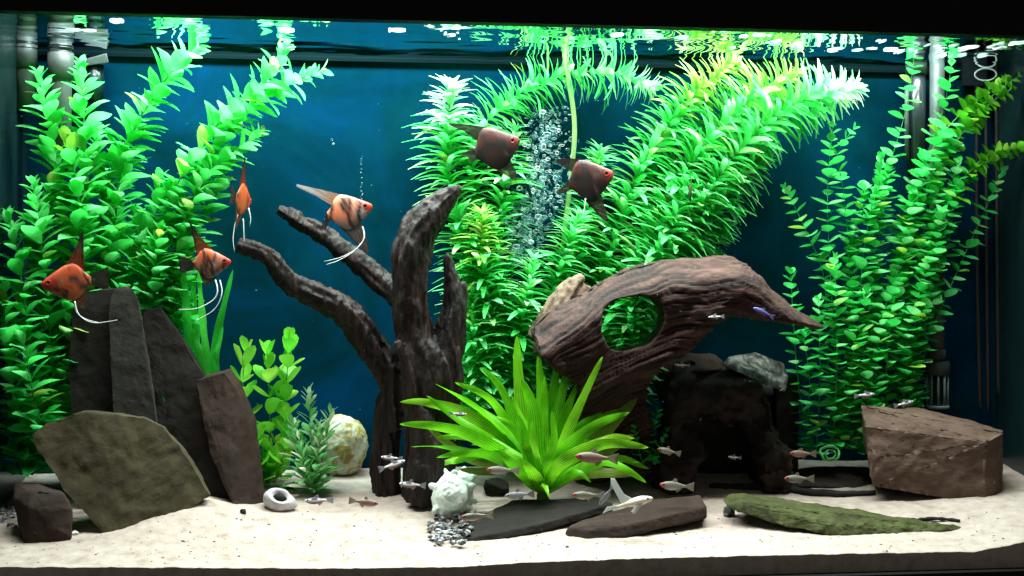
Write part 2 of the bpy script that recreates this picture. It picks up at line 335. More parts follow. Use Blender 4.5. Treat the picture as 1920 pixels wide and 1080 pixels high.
# ------------------------------------------------------------------ tank
ZB = -0.006; ZH = 0.6425
tank = empty('aquarium', (0, 0, ZB), 'large glass aquarium with blue back wall, black rims and dark side panes', 'aquarium')
bm = bmesh.new(); box(bm, (XL, -0.008, ZB), (XR, -0.002, 0.70)); bm_obj('front_pane', bm, M['glass'], tank, smooth=False)
bm = bmesh.new(); box(bm, (XL - .006, YB, ZB), (XR + .006, YB + .008, 0.70)); bm_obj('back_panel', bm, M['backdrop'], tank, smooth=False)
for x in (XL, XR):
    bm = bmesh.new(); box(bm, (x - .006 if x < 0 else x, -0.002, ZB), (x if x < 0 else x + .006, YB, 0.70)); bm_obj('side_pane', bm, M['side'], tank, smooth=False)
bm = bmesh.new(); box(bm, (XL - .02, -0.022, ZB - .08), (XR + .02, -0.009, ZB)); box(bm, (XL - .02, -0.009, ZB - .08), (XR + .02, YB + .02, ZB - .001)); bm_obj('bottom_rim', bm, M['black'], tank, smooth=False)
bm = bmesh.new(); box(bm, (XL, YB - .006, ZW - 0.006), (XR, YB - .001, ZW + .03)); bm_obj('back_rim', bm, M['rim'], tank, smooth=False)
hood = empty('aquarium_hood', (0, 0, ZH), 'black hood along the top edge of the aquarium', 'hood')
bm = bmesh.new(); box(bm, (XL - .03, -0.03, ZH), (XR + .03, -0.010, 0.86)); bm_obj('front_lip', bm, M['black'], hood, smooth=False)
bm = bmesh.new(); box(bm, (XL - .03, -0.009, 0.80), (XR + .03, YB + .03, 0.86)); box(bm, (XL - .03, YB + .009, 0.66), (XR + .03, YB + .03, 0.799))
box(bm, (XL - .03, -0.009, 0.701), (XL - .006, YB + .008, 0.799)); box(bm, (XR + .006, -0.009, 0.701), (XR + .03, YB + .008, 0.799)); bm_obj('cover', bm, M['black'], hood, smooth=False)
# sand
bm = bmesh.new(); NX, NY = 300, 90; grid = []
for j in range(NY + 1):
    yy = -0.0015 + (YB + 0.001) * j / NY
    grid.append([bm.verts.new((XL + (XR - XL) * i / NX, yy, sand_h(XL + (XR - XL) * i / NX, max(yy, 0)) + 0.0007 * noise.noise(Vector((i * .9, j * .9, 0))))) for i in range(NX + 1)])
for j in range(NY):
    for i in range(NX): bm.faces.new((grid[j][i], grid[j][i + 1], grid[j + 1][i + 1], grid[j + 1][i]))
low = [bm.verts.new((v.co.x, v.co.y, ZB)) for v in grid[0]]
for i in range(NX): bm.faces.new((low[i], low[i + 1], grid[0][i + 1], grid[0][i]))
o = bm_obj('sand', bm, M['sand']); tag(o, kind='structure')
me = o.data
for p in me.polygons:
    if abs(p.normal.z) < 0.2: p.use_smooth = False
# water surface with low ripples
bm = bmesh.new(); NX, NY = 260, 80; grid = []
for j in range(NY + 1):
    row = []
    for i in range(NX + 1):
        x = XL + (XR - XL) * i / NX; y = -0.0015 + (YB - 0.005) * j / NY
        h = 0.0016 * noise.noise(Vector((x * 9, y * 16, 1))) + 0.0007 * noise.noise(Vector((x * 26, y * 40, 5)))
        row.append(bm.verts.new((x, y, ZW + h)))
    grid.append(row)
for j in range(NY):
    for i in range(NX): bm.faces.new((grid[j][i], grid[j][i + 1], grid[j + 1][i + 1], grid[j + 1][i]))
o = bm_obj('water', bm, M['water']); tag(o, kind='structure')

# ------------------------------------------------------------------ leaves and stems
def leaf_mesh(name, m, L=1.0, W=0.4, curl=0.2, fold=0.12, prof=None, n=5, twist=0.0):
    prof = prof or [0.12, 0.55, 0.95, 1.0, 0.72, 0.06]
    bm = bmesh.new(); rows = []
    k = len(prof) - 1
    for i, p in enumerate(prof):
        x = i / k; z = -curl * x * x
        a = twist * x; wv = p * W * 0.5
        y1, z1 = wv * math.cos(a), fold * wv * 2 + wv * math.sin(a)
        y2, z2 = -wv * math.cos(a), fold * wv * 2 - wv * math.sin(a)
        rows.append((bm.verts.new((x, y1, z + z1)), bm.verts.new((x, 0, z)), bm.verts.new((x, y2, z + z2))))
    for a, b in zip(rows, rows[1:]):
        bm.faces.new((a[0], a[1], b[1], b[0])); bm.faces.new((a[1], a[2], b[2], b[1]))
    me = bpy.data.meshes.new(name); bm.normal_update(); bm.to_mesh(me); bm.free()
    me.polygons.foreach_set('use_smooth', [True] * len(me.polygons)); me.materials.append(m); return me
def leaf_set(m, **kw):
    out = []
    for k in range(4):
        q = dict(kw); q['curl'] = kw.get('curl', .2) * U(.5, 1.5); q['W'] = kw.get('W', .4) * U(.85, 1.15); q['twist'] = U(-.35, .35)
        out.append(leaf_mesh('leaf', m, **q))
    return out
NARROW = [0.45, 0.85, 1.0, 1.0, 0.85, 0.25]
ROUND = [0.15, 0.75, 1.0, 1.0, 0.7, 0.1]
LS = {
 'broad': leaf_set(M['leaf_broad'], W=0.54, curl=.28, fold=.14),
 'dark': leaf_set(M['leaf_dark'], W=0.54, curl=.25, fold=.16),
 'feather': leaf_set(M['leaf_feather'], W=0.21, curl=.62, fold=.18, prof=NARROW),
 'feather_yellow': leaf_set(M['leaf_feather_yellow'], W=0.2, curl=.6, fold=.18, prof=NARROW),
 'white': leaf_set(M['leaf_overlit'], W=0.24, curl=.6, fold=.18, prof=NARROW),  # tip leaves whitened to paint overexposure close to the lamps
 'round': leaf_set(M['leaf_round'], W=0.86, curl=-.12, fold=.16, prof=ROUND),
 'olive': leaf_set(M['leaf_olive'], W=0.75, curl=.15, fold=.2, prof=ROUND),
 'lime': leaf_set(M['leaf_lime'], W=0.66, curl=-.25, fold=.22, prof=[.15, .6, .9, 1.0, .9, .2]),
 'dull': leaf_set(M['leaf_dull'], W=0.3, curl=.15, fold=.15),
}
def leaf_matrix(p, d, n, s):
    d = d.normalized(); n = (n - d * n.dot(d)); n = n.normalized() if n.length > 1e-5 else Vector((0, 0, 1)); b = n.cross(d)
    m = Matrix(((d.x, b.x, n.x, p.x), (d.y, b.y, n.y, p.y), (d.z, b.z, n.z, p.z), (0, 0, 0, 1)))
    return m @ Matrix.Diagonal((s, s, s, 1))
def stem(root, pts, kind, whorl=2, spacing=0.012, size=0.026, theta=55, tip=0.45, rad=0.0012, cap=300, stem_m='stem', tip_kind=None, tip_len=0.0, jit=12, start=0.0, bare=0.0):
    """one stem of a plant: pts are (px, py, y); leaves stand in whorls along it"""
    base = root.matrix_basis.translation
    c = catmull([P(*p) for p in pts], 0.006)
    n = len(c); bm = bmesh.new(); tube(bm, c, [rad * (1 - .55 * i / n) for i in range(n)], 5)
    so = bm_obj('stem', bm, M[stem_m], root)
    T = tangents(c); cum = [0]
    for a, b in zip(c, c[1:]): cum.append(cum[-1] + (b - a).length)
    tot = cum[-1]; s = start * tot; ph = U(0, 6.28); items = []; i = 0
    while s <= tot:
        while i < n - 2 and cum[i + 1] < s: i += 1
        f = (s - cum[i]) / max(cum[i + 1] - cum[i], 1e-6); p = c[i].lerp(c[i + 1], min(f, 1)); t = T[i]
        rel = s / tot; end = (tot - s)
        sz = size * (tip + (1 - tip) * min(1, end / 0.07)) * U(.82, 1.15)
        th = theta * (0.45 + 0.55 * min(1, end / 0.05))
        a = Vector((0, 1, 0)); a = (a - t * a.dot(t)).normalized(); b = t.cross(a)
        for k in range(whorl):
            if rnd() < .07: continue
            an = ph + 2 * math.pi * k / whorl + U(-.25, .25)
            rdir = a * math.cos(an) + b * math.sin(an)
            tt = math.radians(th + U(-jit, jit))
            d = t * math.cos(tt) + rdir * math.sin(tt)
            kk = tip_kind if (tip_kind and end < tip_len * U(.6, 1.3)) else kind
            items.append((leaf_matrix(p, d + Vector((U(-.12, .12), U(-.12, .12), U(-.12, .08))), t * math.sin(tt) - rdir * math.cos(tt) + Vector((U(-.2, .2), U(-.2, .2), .25)), sz * U(.85, 1.12)), random.choice(LS[kk])))
        ph += math.pi / 2 if whorl == 2 else U(.3, .8)
        s += spacing * (0.55 + 0.45 * min(1, end / 0.06)) * U(.85, 1.15)
    place(so, base, items, cap)
    return so
def place(parent, base, items, cap):
    order = sorted(range(len(items)), key=lambda i: items[i][0].translation.y)
    for i in order[:cap]:
        M4, me = items[i]
        o = bpy.data.objects.new('leaf', me); COL.objects.link(o); o.parent = parent; o.matrix_basis = Matrix.Translation(-base) @ M4
    rest = order[cap:]
    if rest:
        vs, fs, mi, mats = [], [], [], []
        for i in rest:
            M4, me = items[i]; o0 = len(vs)
            if me.materials[0] not in mats: mats.append(me.materials[0])
            q = mats.index(me.materials[0]); M5 = Matrix.Translation(-base) @ M4
            vs += [M5 @ v.co for v in me.vertices]
            for p in me.polygons: fs.append([o0 + v for v in p.vertices]); mi.append(q)
        me = bpy.data.meshes.new('foliage'); me.from_pydata(vs, [], fs)
        for m in mats: me.materials.append(m)
        me.polygons.foreach_set('material_index', mi); me.polygons.foreach_set('use_smooth', [True] * len(fs)); me.update()
        o = bpy.data.objects.new('foliage', me); COL.objects.link(o); o.parent = parent; o['kind'] = 'stuff'
def sand_base(px, y):
    p = P(px, 800, y); return Vector((p.x, y, sand_h(p.x, y) - 0.004))

# -- left broad-leaved plants
bl = dict(kind='broad', whorl=3, spacing=0.0108, size=0.039, theta=52, rad=0.0017, jit=20)
pl = empty('leafy_plant', sand_base(150, .27), 'tall broad-leaved green plant reaching the surface behind the upright slates', 'plant', 'broad-leaved plants at the left')
stem(pl, [(120, 800, .27), (130, 600, .26), (120, 400, .25), (95, 260, .24), (72, 135, .24)], **bl)
stem(pl, [(150, 800, .27), (165, 600, .25), (165, 420, .24), (160, 280, .24), (152, 125, .25)], **bl)
stem(pl, [(180, 800, .27), (200, 600, .26), (215, 420, .25), (240, 270, .25), (310, 150, .25), (390, 62, .25)], **dict(bl, size=.042))
stem(pl, [(120, 700, .26), (140, 560, .23), (150, 420, .22), (140, 330, .22), (125, 260, .22)], **dict(bl, tip_kind='lime', tip_len=.03))
stem(pl, [(230, 700, .28), (250, 560, .28), (230, 430, .28), (190, 330, .28), (180, 250, .28)], **dict(bl))
stem(pl, [(210, 760, .28), (215, 600, .25), (250, 500, .25), (285, 420, .25), (300, 330, .25)], **bl)
stem(pl, [(150, 760, .27), (100, 620, .25), (70, 500, .24), (80, 400, .24), (110, 320, .24)], **bl)
stem(pl, [(190, 760, .28), (190, 560, .27), (180, 440, .26), (200, 350, .26), (250, 240, .26), (290, 180, .26)], **bl)
pl = empty('leafy_plant', sand_base(310, .28), 'broad-leaved green plant whose two stems lean right over open blue water', 'plant', 'broad-leaved plants at the left')
stem(pl, [(270, 780, .29), (280, 600, .27), (300, 450, .25), (340, 330, .24), (420, 220, .24), (500, 150, .24), (535, 82, .24)], **dict(bl, size=.039))
stem(pl, [(280, 780, .29), (310, 600, .27), (330, 470, .26), (370, 350, .25), (440, 230, .25), (520, 165, .25), (600, 135, .25)], **bl)
stem(pl, [(290, 780, .29), (320, 620, .26), (330, 480, .24), (380, 340, .23), (440, 285, .23), (490, 245, .23)], **dict(bl, size=.035))
stem(pl, [(280, 700, .29), (290, 560, .27), (270, 470, .25), (255, 400, .25)], **bl)
stem(pl, [(310, 700, .29), (330, 560, .27), (350, 460, .26), (390, 380, .25), (430, 300, .25)], **bl)
stem(pl, [(270, 700, .28), (285, 590, .25), (290, 500, .23), (300, 430, .22)], **bl)
stem(pl, [(300, 700, .28), (335, 600, .26), (345, 510, .25), (335, 420, .24), (320, 350, .24)], **bl)
pl = empty('leafy_plant', sand_base(45, .22), 'low bushy broad-leaved plant filling the left edge beside the small brown stone', 'plant', 'broad-leaved plants at the left')
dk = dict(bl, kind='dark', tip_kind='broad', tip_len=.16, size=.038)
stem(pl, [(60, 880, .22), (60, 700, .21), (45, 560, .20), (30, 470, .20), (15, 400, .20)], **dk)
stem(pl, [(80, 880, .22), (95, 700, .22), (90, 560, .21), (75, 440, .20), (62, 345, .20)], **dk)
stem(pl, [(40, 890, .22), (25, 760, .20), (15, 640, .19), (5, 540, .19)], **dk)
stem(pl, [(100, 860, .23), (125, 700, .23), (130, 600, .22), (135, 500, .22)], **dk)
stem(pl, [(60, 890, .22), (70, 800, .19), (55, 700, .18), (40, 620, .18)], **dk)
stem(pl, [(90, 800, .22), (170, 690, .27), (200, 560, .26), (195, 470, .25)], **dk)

# -- feathery plants in the middle
fe = dict(kind='feather', whorl=10, spacing=0.0088, size=0.041, theta=50, rad=0.0014, cap=150, jit=10, stem_m='stem')
pl = empty('feathery_plant', sand_base(910, .30), 'bushy feathery plant right behind the dark branching driftwood trunk', 'plant', 'feathery plants in the middle')
stem(pl, [(900, 760, .31), (890, 600, .31), (870, 450, .31), (840, 320, .31), (845, 160, .30)], **dict(fe, size=.050, tip_kind='white', tip_len=.07))
stem(pl, [(930, 760, .30), (925, 620, .29), (905, 500, .28), (905, 405, .27)], **dict(fe, tip_kind='feather_yellow', tip_len=.07))
stem(pl, [(940, 760, .32), (945, 600, .31), (930, 450, .31), (950, 330, .31), (965, 240, .31)], **fe)
stem(pl, [(960, 760, .29), (970, 660, .28), (985, 570, .27), (1000, 490, .27)], **fe)
stem(pl, [(890, 800, .28), (900, 720, .28), (890, 650, .27), (885, 560, .28)], **fe)
pl = empty('feathery_plant', sand_base(985, .33), 'thin feathery plant arching right just under the water surface', 'plant', 'feathery plants in the middle')
stem(pl, [(960, 700, .335), (930, 450, .335), (880, 310, .33), (915, 225, .33), (1000, 160, .32), (1090, 135, .31), (1165, 140, .30), (1220, 165, .29)], **dict(fe, whorl=8, size=.042, tip_kind='white', tip_len=.035, spacing=.0090, start=.42))
pl = empty('feathery_plant', sand_base(1040, .31), 'shorter feathery plant below the right dark angelfish', 'plant', 'feathery plants in the middle')
stem(pl, [(1000, 740, .31), (1015, 620, .30), (1050, 500, .29), (1090, 400, .28)], **fe)
stem(pl, [(1020, 740, .32), (1050, 600, .32), (1080, 470, .32), (1110, 360, .32), (1125, 280, .31)], **fe)
pl = empty('feathery_plant', sand_base(1150, .30), 'big feathery plant fanning up to the right behind the holed driftwood', 'plant', 'feathery plants in the middle')
stem(pl, [(1080, 720, .33), (1110, 580, .32), (1160, 430, .31), (1210, 300, .30), (1290, 190, .30), (1375, 115, .29)], **dict(fe, size=.046, tip_kind='feather_yellow', tip_len=.10))
stem(pl, [(1120, 720, .32), (1150, 590, .30), (1220, 430, .29), (1300, 300, .28), (1400, 190, .28), (1500, 135, .28)], **dict(fe, size=.047, tip_kind='feather_yellow', tip_len=.09))
stem(pl, [(1150, 720, .31), (1200, 560, .28), (1290, 420, .27), (1370, 300, .26), (1480, 200, .26), (1600, 165, .26)], **dict(fe, size=.047, tip_kind='white', tip_len=.06))
stem(pl, [(1170, 700, .31), (1230, 560, .30), (1300, 450, .29), (1370, 350, .28), (1435, 290, .28)], **dict(fe, size=.044))
stem(pl, [(1190, 700, .30), (1180, 610, .29), (1200, 530, .28), (1250, 440, .26), (1290, 350, .26)], **dict(fe, size=.044))
stem(pl, [(1170, 760, .30), (1180, 680, .27), (1190, 600, .27), (1180, 550, .27)], **fe)
stem(pl, [(1140, 700, .33), (1180, 560, .33), (1250, 380, .33), (1330, 260, .32), (1430, 180, .32)], **fe)
stem(pl, [(1200, 700, .32), (1260, 560, .32), (1330, 470, .31), (1370, 420, .31)], **dict(fe, size=.032))

# -- round-leaved plants at the right
ro = dict(kind='round', whorl=2, spacing=0.0132, size=0.0215, theta=80, rad=0.0010, tip=.6, jit=18)
pl = empty('round_leaved_plant', sand_base(1570, .27), 'slender round-leaved plant with thin bare-sided stalks, right of the driftwood tip', 'plant', 'round-leaved plants at the right')
stem(pl, [(1560, 820, .28), (1550, 640, .28), (1545, 520, .28), (1510, 430, .28), (1472, 352, .28)], **ro)
stem(pl, [(1570, 820, .27), (1565, 650, .27), (1555, 480, .27), (1552, 350, .27), (1562, 232, .27)], **ro)
stem(pl, [(1590, 820, .27), (1590, 640, .27), (1592, 480, .27), (1580, 350, .27), (1570, 290, .27), (1602, 240, .27)], **dict(ro, size=.021))
stem(pl, [(1520, 840, .26), (1500, 740, .26), (1490, 640, .26), (1482, 505, .26)], **ro)
for a, b in ((1530, 560), (1560, 480), (1510, 610), (1620, 540)):
    stem(pl, [(a, 850, .26), (a + 8, 720, .25), (a + U(-10, 10), 640, .25), (a + 5, b, .25)], **ro)
pl = empty('round_leaved_plant', sand_base(1670, .29), 'dense round-leaved plant in front of the grey intake pipe, two stalks breaking the surface', 'plant', 'round-leaved plants at the right')
stem(pl, [(1620, 840, .30), (1640, 600, .29), (1630, 450, .28), (1665, 320, .28), (1700, 200, .28), (1718, 80, .28)], **ro)
stem(pl, [(1640, 840, .30), (1665, 600, .29), (1680, 450, .28), (1730, 310, .28), (1770, 200, .28), (1788, 92, .28)], **ro)
for k in range(9):
    a = 1580 + 16 * k; t = 1600 + 21 * k + U(-15, 15)
    stem(pl, [(a, 840, U(.25, .30)), (a + U(-5, 25), 640, U(.24, .29)), (t + U(-10, 10), 480, U(.24, .29)), (t + 20, U(280, 400), U(.24, .28))], **dict(ro, whorl=3 - k % 3 // 2, spacing=.0120))
pl = empty('round_leaved_plant', sand_base(1720, .30), 'olive-tipped round-leaved plant spreading to the right edge near the surface', 'plant', 'round-leaved plants at the right')
for q in ([(1700, 830, .30), (1710, 600, .28), (1740, 400, .27), (1800, 250, .27), (1860, 180, .26), (1915, 140, .25)],
          [(1700, 830, .30), (1700, 560, .28), (1730, 380, .27), (1790, 270, .26), (1850, 200, .26), (1900, 165, .25)],
          [(1690, 830, .30), (1690, 520, .27), (1720, 360, .26), (1760, 260, .26), (1840, 180, .27), (1885, 150, .27)],
          [(1710, 830, .30), (1720, 560, .28), (1770, 390, .27), (1840, 300, .26), (1910, 275, .25)],
          [(1700, 830, .30), (1740, 560, .27), (1800, 350, .26), (1860, 300, .26), (1930, 280, .26)]):
    stem(pl, q, **dict(ro, whorl=3, tip_kind='olive', tip_len=.13))
stem(pl, [(1700, 800, .29), (1740, 640, .28), (1790, 520, .28), (1835, 420, .28), (1880, 320, .27)], **dict(ro, start=.25))
stem(pl, [(1690, 800, .28), (1700, 700, .26), (1720, 600, .26), (1760, 560, .26)], **ro)

# -- strap leaves, sword plant and small plants
def blade(parent, pts, width, mt, roll=0.0, n=14, fold=0.25, prof=None, name='leaf'):
    c = catmull([P(*p) for p in pts], 0.006); T = tangents(c); k = len(c); bm = bmesh.new(); rows = []
    for i in range(k):
        u = i / (k - 1)
        wv = width * (prof(u) if prof else min(1, 0.35 + u * 2.2) * (max(0.0, 1 - u ** 3.2)) ** 0.75) * 0.5 + 0.0002
        view = (c[i] - CAM).normalized(); s = T[i].cross(view).normalized(); nn = s.cross(T[i])
        s2 = s * math.cos(roll) + nn * math.sin(roll); n2 = s2.cross(T[i])
        rip = 0.0012 * math.sin(u * 18 + roll * 5)
        wv *= .64
        rows.append((bm.verts.new(c[i] + s2 * wv + n2 * (wv * fold + rip)), bm.verts.new(c[i]), bm.verts.new(c[i] - s2 * wv + n2 * (wv * fold - rip))))
    for a, b in zip(rows, rows[1:]):
        bm.faces.new((a[0], a[1], b[1], b[0])); bm.faces.new((a[1], a[2], b[2], b[1]))
    o = bm_obj(name, bm, mt, parent); ca = o.data.color_attributes.new('Col', 'FLOAT_COLOR', 'POINT')
    for i in range(len(o.data.vertices)): q = 1.0 if i % 3 == 1 else 0.0; ca.data[i].color = (q, q, q, 1)
    return o
st = empty('strap_plant', sand_base(385, .23), 'strap-leaved grass plant rising behind the slates, ribbon leaves twisting upward', 'plant')
for q, wd, rl in (([(400, 720, .24), (402, 650, .23), (420, 570, .22), (437, 505, .22)], .016, .3), ([(395, 720, .24), (385, 640, .23), (378, 570, .23), (372, 500, .23)], .017, -.5),
                  ([(410, 720, .23), (405, 670, .22), (412, 640, .22), (418, 610, .22)], .012, .2), ([(360, 700, .24), (352, 620, .23), (348, 560, .23), (342, 490, .23)], .018, .1),
                  ([(375, 700, .25), (365, 620, .25), (362, 540, .25), (368, 480, .25)], .016, .4), ([(340, 800, .22), (320, 780, .21), (300, 740, .21), (285, 712, .21)], .010, .4),
                  ([(390, 720, .25), (378, 660, .24), (370, 640, .24), (380, 600, .24)], .014, -.3)):
    blade(st, q, wd, M['leaf_strap'], rl)
sw = empty('sword_plant', sand_base(1020, .17), 'lime green sword plant with a rosette of long pointed leaves behind the flat slabs', 'plant')
B0 = (1018, 925, .165)
for q, wd, rl in (
  ([(985, 820, .18), (972, 710, .185), (969, 629, .185)], .030, .2), ([(1010, 800, .20), (1012, 720, .205), (1008, 650, .205)], .026, .6),
  ([(1025, 800, .19), (1040, 720, .195), (1049, 658, .195)], .026, -.3), ([(1035, 810, .185), (1060, 710, .19), (1083, 638, .19)], .026, .3),
  ([(1045, 820, .18), (1080, 730, .18), (1109, 680, .18)], .022, -.5), ([(1050, 840, .16), (1095, 740, .155), (1130, 668, .15)], .022, .3),
  ([(975, 820, .18), (940, 730, .19), (900, 688, .19)], .024, .3), ([(970, 830, .17), (920, 750, .165), (853, 717, .16)], .022, .3),
  ([(960, 840, .16), (900, 770, .15), (817, 720, .14)], .016, .8), ([(970, 850, .16), (880, 780, .15), (800, 755, .145), (750, 754, .14)], .030, .2),
  ([(965, 855, .155), (880, 800, .14), (800, 742, .14)], .022, -.4), ([(970, 870, .15), (890, 820, .13), (820, 800, .125), (749, 795, .12)], .028, .3),
  ([(975, 880, .16), (900, 850, .15), (820, 838, .15), (771, 838, .15)], .014, .9), ([(975, 885, .15), (920, 855, .13), (870, 850, .12), (818, 858, .12)], .024, .4),
  ([(1040, 860, .17), (1075, 810, .17), (1108, 780, .17)], .022, -.3), ([(1045, 860, .18), (1090, 800, .19), (1130, 772, .19)], .020, .4),
  ([(1060, 870, .16), (1110, 835, .15), (1150, 820, .15), (1190, 822, .15)], .026, .3),
  ([(1065, 890, .14), (1120, 865, .12), (1165, 875, .11), (1212, 905, .105)], .022, .3), ([(1070, 890, .15), (1120, 870, .14), (1160, 860, .14), (1200, 868, .14)], .024, -.3),
  ([(1022, 910, .12), (1026, 920, .11), (1031, 936, .105)], .016, .1), ([(1060, 895, .14), (1085, 885, .12), (1108, 905, .11)], .015, .2),
  ([(1005, 850, .15), (1000, 770, .145), (978, 710, .14)], .034, .1), ([(995, 870, .14), (985, 820, .135), (970, 775, .13)], .026, -.2),
  ([(1005, 870, .14), (1000, 830, .13), (998, 788, .13)], .022, .3), ([(1025, 870, .14), (1040, 830, .14), (1035, 770, .14)], .022, -.4), ([(985, 890, .135), (950, 860, .12), (935, 840, .12)], .030, .1),
  ([(1000, 890, .13), (985, 870, .12), (975, 858, .12)], .028, .2)):
    blade(sw, [B0] + q, wd, M['leaf_sword'], rl)
for k in range(20):
    a = math.radians(U(-80, 80)); L = U(130, 215); bx, by = 1018 + 40 * math.sin(a), 880 - 30 * math.cos(a); yq = U(.13, .20)
    tx, ty = 1018 + L * math.sin(a) * 1.1, 905 - L * math.cos(a) * .95; dr = 14 * abs(math.sin(a))
    blade(sw, [B0, (bx, by, yq), ((bx + tx) / 2, (by + ty) / 2 - 16 * abs(math.sin(a)), yq + .005), (tx, ty + dr, yq + .005)], U(.018, .028), M['leaf_sword'], U(-.7, .7))
for q, wd, rl in (([(1080, 870, .18), (1140, 800, .18), (1195, 747, .18)], .040, .2), ([(1080, 880, .17), (1130, 850, .17), (1190, 815, .17)], .034, -.3), ([(1070, 890, .16), (1120, 885, .15), (1190, 890, .15)], .028, .3), ([(960, 870, .17), (880, 860, .17), (800, 800, .17)], .026, .4), ([(970, 880, .16), (910, 885, .15), (860, 880, .15)], .024, .3)):
    blade(sw, [B0] + q, wd, M['leaf_olive_old'], rl)
bm = bmesh.new(); q0 = P(*B0); tube(bm, [q0 + Vector((0, 0, .004)), q0.lerp(sw.location, .5), sw.location.copy()], [.007, .010, .008], 9); bm_obj('root_crown', bm, M['leaf_olive_old'], sw)
lp = empty('small_plant', G(500, 905), 'small lime green plant of stacked cup-shaped leaves behind the holed grey shell', 'plant')
yb = lp.location.y - .015
for q in ([(490, 905, yb), (470, 830, yb - .01), (455, 740, yb - .01), (462, 645, yb - .01)], [(500, 905, yb), (505, 820, yb), (505, 740, yb), (500, 650, yb)],
          [(510, 905, yb), (525, 830, yb), (535, 740, yb), (543, 635, yb)], [(495, 905, yb), (490, 870, yb - .02), (480, 840, yb - .02), (485, 815, yb - .02)], [(515, 905, yb), (530, 860, yb - .02), (540, 820, yb - .02), (535, 780, yb - .02)]):
    stem(lp, q, 'lime', whorl=3, spacing=.023, size=.033, theta=62, tip=.7, rad=.0011, stem_m='stem_pale', jit=10, start=.1)
stem(lp, [(488, 905, yb), (472, 860, yb - .015), (452, 815, yb - .015), (447, 775, yb - .015)], 'lime', whorl=3, spacing=.021, size=.032, theta=62, tip=.7, rad=.001, stem_m='stem_pale')
stem(lp, [(500, 905, yb), (505, 880, yb - .015), (510, 850, yb - .015)], 'lime', whorl=4, spacing=.011, size=.030, theta=70, rad=.001)
dp = empty('small_plant', G(585, 925), 'small dull green narrow-leaved plant in front of the pale round rock', 'plant')
yb = dp.location.y
for q in ([(585, 925, yb), (585, 850, yb), (578, 735, yb)], [(590, 925, yb), (605, 860, yb), (620, 770, yb)], [(580, 925, yb), (560, 860, yb), (550, 790, yb)], [(585, 925, yb), (595, 880, yb - .01), (598, 800, yb - .01)], [(582, 925, yb), (572, 880, yb - .02), (560, 820, yb - .02)]):
    stem(dp, q, 'dull', whorl=3, spacing=.010, size=.033, theta=48, rad=.0008, stem_m='stem_pale')
tp = empty('small_plant', sand_base(1225, .23), 'small teal green leafy plant in the gap between sword plant and cave', 'plant')
for q in ([(1215, 870, .235), (1222, 820, .235), (1235, 768, .235)], [(1205, 870, .23), (1195, 830, .23), (1190, 800, .23)], [(1225, 870, .23), (1240, 835, .23), (1250, 810, .23)]):
    stem(tp, q, 'dark', whorl=3, spacing=.012, size=.022, theta=55)

# ------------------------------------------------------------------ driftwood
def wood_tube(bm, pts, rads, sides=20, k=5, amt=.16, seed=0, flat=1.0):
    w_ = [P(*p) for p in pts]; c = catmull(w_, 0.005); n = len(c)
    xs = [(i / (len(rads) - 1), r) for i, r in enumerate(rads)]
    rr = [lerp_list(xs, i / (n - 1)) for i in range(n)]
    def rg(i, an):
        return 1 + amt * noise.noise(Vector((math.cos(an) * k * .5, math.sin(an) * k * .5, i * .05 + seed))) + amt * .9 * noise.noise(Vector((math.cos(an) * k, math.sin(an) * k, i * .13 + seed + 9)))
    tube(bm, c, rr, sides, rg, flat)
bm = bmesh.new()
wood_tube(bm, [(785, 945, .235), (790, 870, .23), (800, 780, .22), (795, 690, .21), (772, 600, .205), (768, 520, .20), (778, 450, .20), (815, 395, .20), (862, 350, .20)], [.021, .023, .029, .030, .023, .022, .024, .022, .004], seed=1, k=4, amt=.26)
wood_tube(bm, [(765, 800, .245), (745, 720, .245), (700, 655, .245), (655, 590, .24), (610, 562, .24), (545, 530, .235), (500, 478, .23), (448, 458, .23)], [.025, .021, .019, .0175, .016, .013, .008], seed=3, amt=.28)
wood_tube(bm, [(730, 960, .26), (720, 860, .26), (735, 760, .25), (765, 680, .24)], [.020, .018, .017, .016], seed=8, amt=.3)
wood_tube(bm, [(790, 590, .225), (740, 550, .24), (690, 505, .255), (620, 450, .265), (560, 412, .27), (522, 392, .275)], [.012, .014, .013, .013, .012, .006], seed=4, amt=.3)
wood_tube(bm, [(815, 750, .215), (830, 660, .215), (850, 590, .215), (848, 530, .215), (838, 478, .215)], [.022, .022, .017, .011, .003], seed=5)
wood_tube(bm, [(840, 700, .22), (855, 620, .225), (866, 560, .23), (870, 530, .23)], [.016, .015, .010, .003], seed=6)
wood_tube(bm, [(825, 800, .215), (840, 720, .215), (845, 650, .21)], [.018, .020, .012], seed=7)
wood_tube(bm, [(790, 940, .20), (795, 900, .195), (800, 850, .195), (790, 790, .195), (765, 690, .19), (745, 640, .19)], [.020, .022, .018, .012, .009, .004], seed=11)
wood_tube(bm, [(820, 900, .225), (830, 850, .225), (835, 780, .22)], [.020, .022, .02], seed=12)
for k in range(11):
    q = []; a0 = k * .57; off = .55 + .5 * rnd()
    for t in range(9):
        py = 900 - t * 58 + 10 * (k % 3); cx = lerp_list([(400, 810), (450, 778), (520, 768), (600, 772), (690, 795), (780, 800), (900, 790)], py); wd = lerp_list([(400, 18), (600, 24), (690, 36), (780, 38), (900, 30)], py)
        an = a0 + t * off * .35
        q.append((cx + wd * math.cos(an), py, .212 + .0006 * (py - 450) * .05 - .024 * math.sin(an)))
    n0 = random.randint(0, 3); wood_tube(bm, q[n0:n0 + random.randint(4, 6)], [.002, .006, .0075, .006, .002], 10, seed=40 + k)
bm = remesh(bm, 0.0016, 1)
displace(bm, .0045, 50, 2, (1, 1, .16), True); displace(bm, .0011, 170, 4, (1, 1, .3))
o = bm_obj('branching_driftwood', bm, M['wood'], base=G(790, 930)); tag(o, 'dark upright driftwood trunk with two long branches reaching left', 'driftwood')
